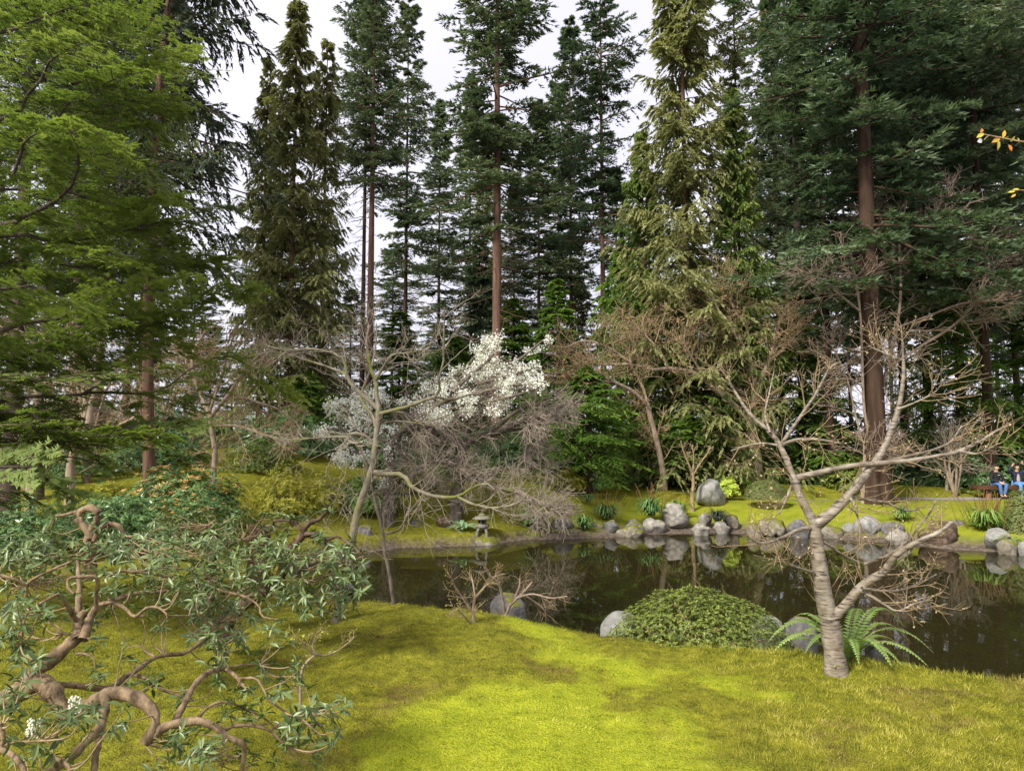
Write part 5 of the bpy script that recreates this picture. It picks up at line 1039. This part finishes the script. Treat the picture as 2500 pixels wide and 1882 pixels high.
def spray(P, R, hw, rng, lg, tw, dens=1.0, tb=0.):
    """flat fern-like hemlock bough along polyline P"""
    L = np.linalg.norm(np.diff(P, axis=0), axis=1).sum(); n = int(L / .036 * dens)
    s = np.sort(rng.uniform(.04, 1, n)); f = s * (len(P) - 1); i = np.clip(f.astype(int), 0, len(P) - 2); u = (f - i)[:, None]
    p = P[i] * (1 - u) + P[i + 1] * u; T = nrm(P[i + 1] - P[i]); up = nrm(np.array([0, 0, 1.]) + rng.normal(0, .30, 3)); lat = nrm(np.cross(T, up))
    sd = np.where(np.arange(n) % 2, 1., -1.); ln = hw * (.34 + .75 * np.sin(np.pi * np.clip(.18 + .70 * s, 0, 1))) * rng.uniform(.5, 1.15, n)
    d = nrm(T * .75 + lat * sd[:, None] + up * rng.normal(-.02, .16, n)[:, None])
    K = 6; ks = np.linspace(0, 1, K); drop = np.array([0, 0, -1.])
    BP = p[:, None] + d[:, None] * (ln[:, None] * ks)[..., None] + T[:, None] * (ln[:, None] * .22 * ks ** 2)[..., None] + drop * (ln[:, None] * rng.uniform(.02, .28, (n, 1)) * ks ** 2)[..., None]
    q = tubes(BP, np.linspace(.0035, .0012, K)[None].repeat(n, 0), 3); tw.add(q[0], None, q[1])
    # sub-branchlets then needles
    m = 11; bi = np.repeat(np.arange(n), m); v = rng.uniform(.08, 1, n * m); fi = v * (K - 1); j = np.clip(fi.astype(int), 0, K - 2); w_ = (fi - j)[:, None]
    sp = BP[bi, j] * (1 - w_) + BP[bi, j + 1] * w_; ST = nrm(BP[bi, j + 1] - BP[bi, j]); sl = nrm(np.cross(ST, up)); s2 = np.where(rng.random(n * m) < .5, -1., 1.)
    sdir = nrm(ST * .9 + sl * s2[:, None] + up * rng.normal(0, .15, n * m)[:, None]); sln = (.035 + .20 * ln[bi] * (1.1 - v)) * rng.uniform(.6, 1.2, n * m)
    k = 5; li = np.repeat(np.arange(n * m), k); N = len(li); a = np.tile((np.arange(k) + .5) / k, n * m) ; base = sp[li] + sdir[li] * (sln[li] * a)[:, None]
    nl = nrm(np.cross(sdir[li], up)); s3 = np.where(np.tile(np.arange(k) % 2, n * m), 1., -1.)
    nd_ = nrm(sdir[li] * .8 + nl * s3[:, None] + rng.normal(0, .12, (N, 3))); ll = (.024 + .020 * rng.random(N)); V, T3 = tri1(base, nd_, nrm(np.cross(nd_, up)), ll * 1.3, ll * .58)
    bt = rng.random(); tint = np.clip(.12 + .35 * bt + .22 * s[bi][li] + .22 * v[li] + .22 * rng.random(N) - .05 + tb, 0, 1)
    lg.add(V, T3, None, np.repeat(tint, 3))
for k, (tr, r0, d0, d1, hw, pts) in enumerate(HB):
    n_ = len(pts); P = [at(tr[0] + x / tr[2], tr[1] + y / tr[2], d0 + (d1 - d0) * i / (n_ - 1)) for i, (x, y) in enumerate(pts)]
    rr = [r0 * mpx(7)] + list(np.linspace(r0, 1.0, n_)[1:] * mpx(7))
    if pts[0][0] <= 0: P = [np.array([hp[0], 7.4, P[0][2] - .35])] + P; rr = [rr[0] * 1.5] + rr
    P.append(P[-1] + (P[-1] - P[-2]) * min(1.0, .42 / np.linalg.norm(P[-1] - P[-2])) + np.array([0, 0, -.06])); rr = list(rr) + [.002]
    P, rr = resample(P, rr, 18); q = tubes(P[None] - eb, rr[None], 7); g = Geo(); g.add(q[0], None, q[1]); bo = g.build('bough', B_nh, e, True); lg = Geo(); tw = Geo()
    vis = P[5:] if pts[0][0] <= 0 else P
    spray(vis - eb, rr, hw, rng, lg, tw, 1.0)
    if k < 30:       # a second twig of the bough, a little behind
        P2 = vis + np.linspace(0, 1, len(vis))[:, None] * rng.normal(0, .25, 3) + np.array([rng.uniform(-.15, .1), .5, rng.uniform(-.2, .25)]); spray(P2 - eb, rr, hw, rng, lg, tw, .8, -.05)
    tag(tw.build('twigs', B_nh, bo), kind='stuff'); tag(lg.build('needles', M_nh, bo), kind='stuff')
# ------------------------------------------------------------------ foreground pieris with snaking limbs
B_pier = bark('pieris_bark', (.06, .040, .022), (.30, .215, .125), 26, (1, 1, .45), .9, None, .75, .012)
B_pierd = bark('dark_pieris_bark', (.035, .022, .014), (.15, .10, .064), 22, (1, 1, .35), .9, None, .8, .012)
M_pier = foliage('pieris_leaves', [(.022, .036, .010), (.048, .072, .020), (.085, .118, .038), (.16, .20, .075)], .22, .36, .45)
M_pstem = foliage('pieris_green_stems', [(.16, .17, .04), (.24, .26, .06)], 0)
def leafmesh(seed):
    r = np.random.default_rng(seed); s = np.array([0, .30, .65, 1.]); w = np.array([.10, .85, .95, .03]) * .5; c = r.uniform(.10, .35); tw_ = r.uniform(-.3, .3)
    V = []
    for a, b in zip(s, w):
        V += [(a, -b * .27, -c * a * a + .07 * b * 2 - tw_ * b * a * .3), (a, 0, -c * a * a), (a, b * .27, -c * a * a + .07 * b * 2 + tw_ * b * a * .3)]
    Q = [[i * 3 + k, i * 3 + k + 1, i * 3 + 4 + k, i * 3 + 3 + k] for i in range(3) for k in (0, 1)]
    return np.array(V), np.array(Q)
LV = [leafmesh(i) for i in range(5)]
def leaf_frames(c, ax, rng, n_lo=6, n_hi=10, size=.052, droop=.35):
    Fs = []
    for i in range(len(c)):
        n = rng.integers(n_lo, n_hi); t = nrm(np.cross(ax[i], rng.normal(size=3))); b = np.cross(ax[i], t); a0 = rng.uniform(0, 6.28)
        for k in range(n):
            a = a0 + k * 2 * math.pi / n + rng.normal(0, .25); d = nrm(math.cos(a) * t + math.sin(a) * b + ax[i] * rng.uniform(-.15, .75) + np.array([0, 0, -droop * rng.uniform(0, 1.3)]))
            y = nrm(np.cross(ax[i] + rng.normal(0, .3, 3), d)); z = np.cross(d, y); L = size * rng.uniform(.6, 1.25); Fs.append((c[i] + rng.normal(0, .006, 3), np.stack([d, y, z], 1) * L))
    return Fs
def shrub3(name, label, limbs, whorl_regions, seed, single=0, bm_=B_pier, size=.052, D=3.2, twr=.0026):
    rng = np.random.default_rng(seed); L = limbs; b = L[0][0][0]; e = empty(name, b, label, 'shrub'); pts = np.concatenate([p[3:] for p, _ in L])
    for i, (P, R) in enumerate(L):
        wob = 1 + .10 * rng.normal(size=R.shape); q = tubes((P - b)[None], (R * wob)[None], 12); g = Geo(); g.add(q[0], None, q[1]); g.build('branch' if i else 'trunk', bm_, e, True)
    C = []
    for (x0, x1, y0, y1, n, d0, d1) in whorl_regions:
        for _ in range(n):
            C.append(at(z7[0] + rng.uniform(x0, x1) / z7[2], z7[1] + rng.uniform(y0, y1) / z7[2], rng.uniform(d0, d1)))
    # ends of the limbs carry leaves as well
    for P, R in L[1:]:
        if R[-1] < 4.2 * mpx(D): C.append(P[-1])
    C = np.array(C); AX = []; TP = []
    for c in C:
        d2 = ((pts - c) ** 2).sum(1); k = np.argmin(d2 + .35 * np.maximum(0, pts[:, 2] - c[2] + .03) ** 2 * 10); p = pts[k]; v = c - p; ln = np.linalg.norm(v)
        mid1 = p + v * .35 + np.array([0, 0, -.10 * ln]) + rng.normal(0, .05 * ln, 3); mid2 = p + v * .7 + np.array([0, 0, -.07 * ln]) + rng.normal(0, .05 * ln, 3)
        Q, _ = resample([p, mid1, mid2, c], [1, 1, 1, 1], 9); TP.append(Q); AX.append(nrm(nrm(Q[-1] - Q[-2]) * .7 + np.array([0, -.12, .65]) + rng.normal(0, .18, 3)))
    TP = np.array(TP); AX = np.array(AX); g = Geo(); q = tubes(TP - b, np.linspace(twr * 1.5, twr * .6, 9)[None].repeat(len(TP), 0), 5); g.add(q[0], None, q[1]); tag(g.build('twigs', M_twigb, e, True), kind='stuff')
    # short side whorls along the twigs
    k = rng.integers(0, len(C), int(len(C) * .35)); C2 = TP[k, 6] + rng.normal(0, .045, (len(k), 3)); A2 = nrm(AX[k] + rng.normal(0, .5, (len(k), 3)))
    Fr = leaf_frames(np.vstack([C, C2]), np.vstack([AX, A2]), rng, size=size)
    depth = np.array([f[0][1] for f in Fr]); order = np.argsort(depth); vis = [i for i in order if 0 < (Fr[i][0][0] / Fr[i][0][1]) * F + CX < 2500 and (CAMZ - Fr[i][0][2]) / Fr[i][0][1] * F + HORIZON < 1870]
    pick = set(vis[:single]); tints = rng.random(len(Fr))
    g = Geo()
    for i, (c, Mx) in enumerate(Fr):
        if i in pick: continue
        V, Q = LV[i % 5]; g.add(V @ Mx.T + (c - b), None, Q, float(np.clip(.15 + .7 * tints[i], 0, 1)))
    tag(g.build('leaves', M_pier, e, True), kind='stuff')
    if single:
        mes = []
        for j in range(5):
            for t in (.2, .4, .6, .8): mes.append(mkmesh('leaf', LV[j][0], LV[j][1], M_pier, np.full(len(LV[j][0]), t), True))
        for i in pick:
            c, Mx = Fr[i]; o_ = link('leaf', mes[(i * 7) % len(mes)], e); M4 = Matrix.Identity(4)
            for r_ in range(3):
                for c_ in range(3): M4[r_][c_] = Mx[r_, c_]
                M4[r_][3] = c[r_] - b[r_]
            o_.matrix_local = M4
    return e, b, rng
PI = [
 (18, 14, 0, .15, [(-160,1350),(0,1250),(100,1195),(190,1110),(300,1020),(400,930),(465,880)]),
 (14, 9, .12, .2, [(450,900),(448,850),(460,780),(492,745)]), (9, 5, .2, .3, [(452,800),(455,700),(460,620),(455,540),(450,440)]),
 (13, 3, .12, .4, [(478,905),(505,840),(520,780),(560,720),(620,690),(700,660),(800,635),(950,625),(1060,620)]),
 (7, 3.2, .15, -.1, [(440,790),(390,710),(350,650),(325,638)]), (4, 2, -.1, -.3, [(340,640),(260,680),(160,750),(130,850),(115,930)]),
 (5.5, 3, .15, 0, [(560,725),(555,640),(570,580),(550,540),(480,540),(400,550),(395,600),(430,640)]),
 (5.5, 2, .2, .1, [(560,705),(640,690),(720,720),(780,770),(850,720),(920,720),(970,770),(930,830)]), (2.4, 1.4, .1, .2, [(970,765),(1050,765),(1150,765)]),
 (4.5, 2, .3, .6, [(600,560),(680,510),(800,510),(900,490),(1000,490),(1080,500),(1120,520)]), (3.5, 2, .35, .5, [(730,510),(860,520),(960,540),(1000,550)]),
 (5.5, 2, .6, .4, [(1060,620),(1130,575),(1210,590),(1280,620),(1360,640),(1430,660),(1500,710),(1520,770),(1630,790)]), (4, 2, .6, .5, [(1130,575),(1200,550),(1270,580),(1340,600),(1330,540),(1370,560)]),
 (4.5, 3, .2, .3, [(0,530),(100,560),(150,590),(180,560),(300,500),(440,440)]), (3.5, 2, .3, .3, [(0,450),(80,445),(140,430)]),
 (23, 18, 0, -.1, [(40,1245),(150,1190),(240,1150),(290,1190),(335,1260),(380,1345)]),
 (16.5, 12, -.1, -.2, [(365,1345),(450,1320),(540,1270),(620,1220),(700,1215),(790,1240),(860,1290),(900,1350),(890,1420),(838,1500)]),
 (12, 5, -.2, -.1, [(835,1505),(870,1470),(950,1410),(1050,1385),(1150,1375),(1250,1410),(1320,1470),(1400,1500),(1415,1550),(1400,1660)]),
 (8.5, 4, .0, .6, [(300,1165),(450,1170),(560,1185),(650,1180),(720,1120),(800,1075),(870,1020),(960,990),(1060,985),(1150,930),(1210,870),(1275,800)]),
 (5, 3, .3, .2, [(760,1105),(850,1130),(930,1190),(1050,1230)]), (2.6, 1.6, .2, .2, [(1045,1228),(1020,1300)]),
 (8.5, 6, -.1, .3, [(1000,1395),(1060,1290),(1110,1190),(1170,1120),(1230,1085),(1300,1070)]), (5.5, 3, .3, .1, [(1298,1070),(1360,1110),(1400,1160),(1430,1190)]), (3.5, 1.8, .3, .4, [(1298,1072),(1400,1050),(1500,1050)]), (4, 2, .3, .6, [(1300,1068),(1310,990),(1290,930),(1240,880)]), (3.5, 1.8, .2, .1, [(1380,1130),(1480,1130),(1530,1200),(1550,1250)]),
 (4.5, 2, -.1, 0, [(1120,1385),(1200,1300),(1280,1265),(1380,1285)]),
 (5, 2, -.1, 0, [(1290,1430),(1350,1405),(1460,1400),(1560,1430),(1640,1500),(1670,1520)]), (3, 1.6, 0, .1, [(1380,1285),(1500,1340),(1570,1390),(1640,1470)]), (3, 1.5, 0, .2, [(1560,1430),(1640,1380),(1740,1340),(1850,1300)]), (3, 1.5, 0, .1, [(1550,1250),(1660,1330),(1720,1390),(1800,1330)]),
 (11.5, 8, -.15, -.4, [(605,1225),(612,1280),(590,1360),(570,1430),(490,1500),(420,1580),(330,1640),(200,1720)]), (8, 6, -.2, -.3, [(578,1420),(565,1520),(550,1600),(545,1720)]),
 (6, 5, -.5, -.6, [(-20,1530),(70,1570),(130,1640),(150,1720)]), (5, 4, -.5, -.5, [(0,1390),(20,1480),(0,1550)]), (5, 4, -.4, -.5, [(330,1640),(300,1580),(400,1640),(390,1720)]), (3, 2, -.5, -.5, [(-10,1530),(80,1500),(220,1490)]),
 (3, 1.6, -.1, 0, [(1390,1580),(1300,1570),(1200,1550)]), (3, 2, .15, .1, [(330,860),(430,880),(530,900),(570,895)]), (3, 2, .1, .1, [(440,985),(490,985),(540,1010),(555,1070)]),
]
e, b, rng = shrub3('pieris', 'foreground pieris with snaking peeling limbs and whorled glossy leaves', limbs_px(PI, z7, 3.2, 22),
  [(0, 1250, 430, 620, 66, 3.4, 3.9), (0, 1150, 600, 780, 30, 3.3, 3.8), (550, 1350, 560, 760, 26, 3.5, 3.9), (0, 240, 640, 1250, 22, 2.8, 3.2), (300, 1000, 880, 1200, 10, 3.1, 3.5), (1100, 1600, 480, 800, 34, 3.7, 4.0), (1200, 1750, 860, 1150, 24, 3.4, 3.8),
   (1280, 2000, 1180, 1640, 38, 3.1, 3.5), (0, 760, 1280, 1660, 22, 2.6, 2.9), (850, 1250, 1420, 1660, 12, 2.9, 3.1)], 21, single=290)
# hanging white bell flowers
gbell = bmesh.new(); bmesh.ops.create_icosphere(gbell, subdivisions=1, radius=1); bv = np.array([v.co[:] for v in gbell.verts]); bf = np.array([[v.index for v in f.verts] for f in gbell.faces]); gbell.free()
for (x, y, d_) in ((190, 1370, 2.75), (430, 1240, 3.0)):
    g = Geo(); c0 = at(z7[0] + x / z7[2], z7[1] + y / z7[2], d_)
    for k in range(5):
        o0 = c0 + np.array([(k - 2) * .008, rng.normal(0, .006), rng.normal(0, .003)])
        for j in range(9):
            g.add(bv * np.array([.0042, .0042, .0055]) + o0 + np.array([rng.normal(0, .003) + (k - 2) * .0006 * j, rng.normal(0, .003), -.0075 * j]) - b, bf, None, rng.random())
    tag(g.build('flower_cluster', M_petal, e, True), 'hanging cluster of white bell flowers', kind='stuff')
CU = [
 (16, 13, 0, 0, [(525,560),(520,480),(515,400),(520,330)]),
 (10, 8, 0, 0, [(520,345),(520,290),(470,230),(450,180),(500,145),(550,150),(572,190),(540,250),(512,300),(500,345)]), (4.5, 3, .1, .2, [(455,185),(440,165),(380,180),(320,188)]),
 (7, 5, 0, .1, [(540,335),(580,260),(640,235),(700,260),(722,320),(715,360)]), (4, 2, 0, -.3, [(520,380),(420,420),(300,430),(180,420)]), (4, 2, 0, .3, [(525,400),(660,400),(800,390),(920,420)]), (3, 2, 0, .2, [(630,238),(628,300),(625,360)]),
]
shrub3('pieris', 'second pieris behind with a limb curled into a loop', limbs_px(CU, z7, 4.9, 20), [(0, 1250, 330, 450, 70, 4.3, 5.2), (250, 1000, 250, 360, 26, 4.8, 5.4), (0, 300, 300, 520, 30, 4.4, 5.0)], 22, size=.062, D=4.9)
DK = [
 (16, 9, 0, .1, [(1295,915),(1330,800),(1410,700),(1500,650),(1590,580),(1640,500),(1660,400),(1720,340),(1760,290)]),
 (8, 4, .1, 0, [(1760,300),(1765,260),(1800,225),(1850,205),(1900,150)]), (6, 4, .1, 0, [(1755,290),(1800,292),(1862,285)]), (5, 3, .1, .3, [(1750,270),(1690,220),(1600,215),(1580,240)]),
 (11, 6, .2, .2, [(1215,700),(1230,440),(1235,380),(1250,300),(1210,240)]), (4.5, 2.5, .1, -.2, [(1760,300),(1900,320),(1960,310),(2050,370),(2100,420)]), (4, 2.5, -.1, -.2, [(1890,330),(1895,400),(1910,470),(1935,525)]), (3.5, 2, 0, -.1, [(1935,600),(1990,630),(2060,640),(2130,600)]),
 (4, 2, 0, .3, [(1640,500),(1740,450),(1800,440)]), (3, 2, .2, .4, [(1240,380),(1320,360),(1400,330)]),
]
shrub3('pieris', 'third pieris with thick dark leaning trunk beside the maple', limbs_px(DK, z7, 6.0, 20), [(1550, 2120, 350, 760, 95, 5.4, 6.2), (1250, 1650, 300, 620, 50, 5.6, 6.3), (900, 1850, 160, 320, 85, 6.0, 7.0), (1850, 2100, 300, 520, 20, 5.8, 6.4), (1050, 1400, 650, 900, 22, 5.2, 5.8)], 23, bm_=B_pierd, size=.075, D=6)

# fir cone on the moss and the budding twig that reaches in from the right edge
cp = atz(438, 1828, G(*atz(438, 1828, 1.15)[:2]) + .02); e = empty('fir_cone', cp, 'small brown fir cone lying on the moss under the foreground shrub', 'cone'); g = Geo(); rr = np.random.default_rng(3)
for j in range(9):
    x_ = (j - 4) * .0065; r_ = .016 * math.cos((j - 4) / 5.2)
    for k in range(7):
        a = k * .9 + j * .45; V, Q = tris(np.array([[x_, math.cos(a) * r_ * .5, math.sin(a) * r_ * .5]]), nrm(np.array([[.6, math.cos(a), math.sin(a)]])), nrm(np.array([[0, -math.sin(a), math.cos(a)]])), [.014], [.011]); g.add(V, None, Q, rr.random() * .5)
g.build('scales', M_dry, e).__setitem__('kind', 'stuff')
LW = [(2.2, 1.2, 0, 0, [(2560,352),(2500,347),(2470,342),(2440,336),(2415,331),(2400,328)]), (1.2, 1, 0, 0, [(2415,331),(2408,336),(2403,342)])]
L = limbs_px(LW, ID, 2.6, 8); b = L[0][0][0]; e = empty('budding_twig', b, 'thin twig with orange young leaves and a white petal, upper right edge', 'twig')
for i, (P, R) in enumerate(L):
    q = tubes((P - b)[None], R[None], 6); g = Geo(); g.add(q[0], None, q[1]); g.build('stem', M_twigb, e, True)
rr = np.random.default_rng(8); M_yo = foliage('young_leaves', [(.30, .30, .04), (.45, .36, .06), (.50, .24, .06), (.48, .14, .04)], .45)
for (x, y, s_, t_) in ((2402,326,.034,.2),(2393,324,.026,.9),(2444,334,.034,.6),(2436,341,.038,.3),(2448,338,.030,.5),(2466,346,.030,.2),(2462,354,.026,.9),(2484,337,.022,.4),(2463,334,.022,.5)):
    V, Q = LV[rr.integers(5)]; d = nrm(np.array([rr.normal(), .2 * rr.normal(), rr.normal() - .4])); y_ = nrm(np.cross(np.array([.2, -1, .3]) + rr.normal(0, .3, 3), d)); Mx = np.stack([d, y_ * 1.7, np.cross(d, y_)], 1) * s_
    g = Geo(); g.add(V @ Mx.T + at(x, y, 2.6) - b, None, Q, t_); g.build('leaf', M_yo, e, True)
g = Geo(); V, Q = LV[0]; g.add((V * np.array([1, 2.6, 1])) @ (np.stack([np.array([.9, 0, .3]), np.array([-.3, -.3, .9]), np.array([0, -1, 0])], 1) * .026).T + at(2386, 346, 2.6) - b, None, Q, .9); g.build('petal', M_petal, e, True)
LW = [(1.6, 1, 0, 0, [(2560,470),(2500,465),(2470,464)])]
L = limbs_px(LW, ID, 2.6, 8); b = L[0][0][0]; e = empty('budding_twig', b, 'shorter yellow-leaved twig below it at the right edge', 'twig'); q = tubes((L[0][0] - b)[None], L[0][1][None], 6); g = Geo(); g.add(q[0], None, q[1]); g.build('stem', M_twigb, e, True)
for (x, y, s_, t_) in ((2488,462,.024,.3),(2478,468,.022,.2),(2480,474,.018,.6)):
    V, Q = LV[1]; d = nrm(np.array([-1, .2, rr.normal()])); y_ = nrm(np.cross(np.array([.2, -1, .3]), d)); Mx = np.stack([d, y_ * 1.7, np.cross(d, y_)], 1) * s_; g = Geo(); g.add(V @ Mx.T + at(x, y, 2.6) - b, None, Q, t_); g.build('leaf', M_yo, e, True)
# ------------------------------------------------------------------ people
SKIN = plain('skin', (.55, .33, .23), .55)
def skinned(name, V, E_, R, m, parent, root=0, sub=2):
    me = bpy.data.meshes.new(name); me.from_pydata([tuple(v) for v in V], E_, []); me.materials.append(m); o_ = link(name, me, parent)
    md = o_.modifiers.new('skin', 'SKIN'); sv = me.skin_vertices[0].data
    for i, r in enumerate(R): sv[i].radius = (r, r) if not hasattr(r, '__len__') else r; sv[i].use_root = (i == root)
    md.use_smooth_shade = True; s = o_.modifiers.new('sub', 'SUBSURF'); s.levels = sub; s.render_levels = sub; return o_
def ell(name, c, r, m, parent, cut=None):
    bmx = bmesh.new(); bmesh.ops.create_uvsphere(bmx, u_segments=20, v_segments=14, radius=1)
    for v in bmx.verts: v.co = Vector((v.co.x * r[0] + c[0], v.co.y * r[1] + c[1], v.co.z * r[2] + c[2]))
    if cut:
        for v in bmx.verts:
            if cut(v.co): v.co = Vector((c[0] + (v.co.x - c[0]) * .72, c[1] + (v.co.y - c[1]) * .72 + .03, c[2] + (v.co.z - c[2]) * .80))
    for f in bmx.faces: f.smooth = True
    me = bpy.data.meshes.new(name); bmx.to_mesh(me); bmx.free(); me.materials.append(m); return link(name, me, parent)
def chain(pts, rs, V, E_, R, start=None):
    for i, (p, r) in enumerate(zip(pts, rs)):
        V.append(p); R.append(r); k = len(V) - 1
        if i == 0:
            if start is not None: E_.append((start, k))
        else: E_.append((k - 1, k))
    return len(V) - 1
def person(label, loc, rz, arms, jacket, trousers, shoes, hair, shirt=None, head=(0, -.05, 1.13), knee=.12, foot=.06, look=0., sc=1.0, hood=False):
    """seated figure facing -y; arms = two lists shoulder, elbow, wrist, knuckles; fingers follow"""
    e = empty('person', loc, label, 'person', rz=rz, sc=sc); hx, hy, hz_ = head
    # one continuous body: pelvis, spine, neck, head, arms with fingers, legs
    V, E_, R = [], [], []
    pv = chain([(0, 0, .52), (0, 0, .66), (0, -.01, .80), (0, -.02, .93), (0, -.035, 1.0), (hx, hy - .005, hz_ - .075), (hx, hy - .03, hz_ - .035), (hx, hy, hz_ + .03)], [.085, .085, .095, .06, .042, .052, .072, .078], V, E_, R)
    for s, arm in ((-1, arms[0]), (1, arms[1])):
        w = chain(arm, [.045, .034, .024, .030], V, E_, R, 3); k = np.array(arm[3]); d = nrm(k - np.array(arm[2])); sd = nrm(np.cross(d, np.array([0, 1., .2])))
        for j, (o_, l_) in enumerate(((-.024, .062), (-.008, .075), (.008, .070), (.024, .055))):
            chain([tuple(k + sd * o_ + d * .02), tuple(k + sd * o_ * 1.3 + d * l_ + np.array([0, -.012, 0]))], [.010, .008], V, E_, R, w)
        chain([tuple(k - d * .02 + sd * .032 * s), tuple(k + d * .018 + sd * .055 * s)], [.011, .009], V, E_, R, w - 1 if False else w)
        chain([(s * .09, -.02, .53), (s * knee, -.40, .50), (s * foot, -.36, .10), (s * foot, -.48, .04)], [.07, .052, .036, .03], V, E_, R, 0)
    body = skinned('body', V, E_, R, SKIN, e, 0, 2)
    V, E_, R = [], [], []
    chain([(0, 0, .50), (0, 0, .62), (0, -.01, .78), (0, -.02, .90), (0, -.03, .965)], [(.15, .12), (.15, .115), (.165, .12), (.13, .09), (.06, .06)], V, E_, R)
    for s, arm in ((-1, arms[0]), (1, arms[1])): chain(arm[:3], [.070, .058, .042], V, E_, R, 3)
    skinned('jacket', V, E_, R, jacket, e, 0, 2)
    V, E_, R = [], [], []; chain([(0, 0, .50)], [.12], V, E_, R)
    for s in (-1, 1): chain([(s * .09, -.03, .53), (s * knee, -.40, .505), (s * foot, -.36, .13)], [.088, .070, .055], V, E_, R, 0)
    skinned('trousers', V, E_, R, trousers, e, 0, 2)
    for s in (-1, 1):
        V, E_, R = [], [], []; chain([(s * foot, -.34, .05), (s * foot, -.42, .045), (s * foot, -.52, .035)], [.046, .046, .036], V, E_, R); skinned('shoe', V, E_, R, shoes, e, 0, 1)
    ell('hair', (hx, hy + .018, hz_ + .035), (.088, .098, .105), hair, e, lambda c: c.y < hy - .01 and c.z < hz_ + .10)
    for s in (-1, 1):
        ell('eye', (hx + s * .03 + look * .02, hy - .077, hz_ + .012), (.010, .006, .006), hair, body); ell('ear', (hx + s * .078, hy + .005, hz_), (.012, .02, .028), SKIN, body)
    ell('nose', (hx + look * .02, hy - .088, hz_ - .015), (.012, .016, .018), SKIN, body); ell('mouth', (hx + look * .02, hy - .077, hz_ - .048), (.022, .006, .006), plain('lips', (.42, .15, .13), .5), body)
    if shirt: ell('shirt', (0, -.085, .70), (.075, .06, .20), shirt, e)
    if hood: ell('hood', (0, .05, .975), (.12, .075, .055), jacket, e)
    return e
HAIR = plain('black_hair', (.012, .010, .009), .4)
BLK = plain('black_hoodie', (.012, .012, .014), .8, (.022, .022, .025), 30); NAVY = plain('navy_puffer', (.014, .018, .045), .45, (.022, .027, .065), 10)
JEAN = plain('blue_jeans', (.05, .12, .30), .85, (.09, .19, .42), 25); JEAN2 = plain('light_blue_jeans', (.10, .22, .48), .85, (.15, .30, .58), 25)
p1 = at(2433, 1213, BD); 
e1 = person('person in black hoodie and blue jeans sitting with hands clasped on the bench', (p1[0], BD - .02, bz + bh - .465), 0, [[(-.17, -.02, .91), (-.24, -.08, .66), (-.07, -.32, .60), (-.02, -.37, .56)], [(.17, -.02, .91), (.24, -.08, .66), (.07, -.32, .60), (.02, -.37, .57)]], BLK, JEAN, plain('black_shoes', (.015, .015, .016), .5), HAIR, look=1, hood=True)
bmx = bmesh.new(); bmesh.ops.create_cube(bmx, size=1, matrix=Matrix.Translation((.02, -.145, .845)) @ Matrix.Diagonal((.075, .012, .016, 1))); me = bpy.data.meshes.new('chest_print'); bmx.to_mesh(me); bmx.free(); me.materials.append(plain('white_print', (.6, .6, .6), .8)); link('chest_print', me, e1)
p2 = at(2483, 1213, BD)
e2 = person('smiling person in open navy puffer jacket raising both hands on the bench', (p2[0], BD - .02, bz + bh - .465), 0, [[(-.17, -.02, .92), (-.36, -.10, .98), (-.24, -.14, 1.18), (-.21, -.15, 1.24)], [(.17, -.02, .92), (.33, -.10, 1.02), (.17, -.14, 1.26), (.14, -.15, 1.32)]], NAVY, JEAN2, plain('white_shoes', (.75, .75, .76), .5), HAIR, shirt=plain('beige_shirt', (.42, .37, .31), .85, (.30, .26, .23), 12), head=(0, -.06, 1.15), knee=.13, foot=.075)
for s in (-1, 1):
    for k in range(4):
        ell('quilted_panel', (s * .115, -.075, .58 + k * .085), (.062, .068, .046), NAVY, e2)
PD = 27.8; p3 = at(1226, 1180, PD)
person('person in black seen from the side through the bare twigs mid picture', (p3[0], PD, at(1226, 1131, PD)[2] - 1.24), -1.1, [[(-.17, -.02, .91), (-.24, -.18, .80), (-.12, -.36, .92), (-.09, -.41, .97)], [(.17, -.02, .91), (.22, -.10, .68), (.20, -.28, .58), (.19, -.34, .55)]], BLK, plain('black_trousers', (.014, .014, .018), .8), plain('grey_shoes', (.1, .1, .1), .6), HAIR)
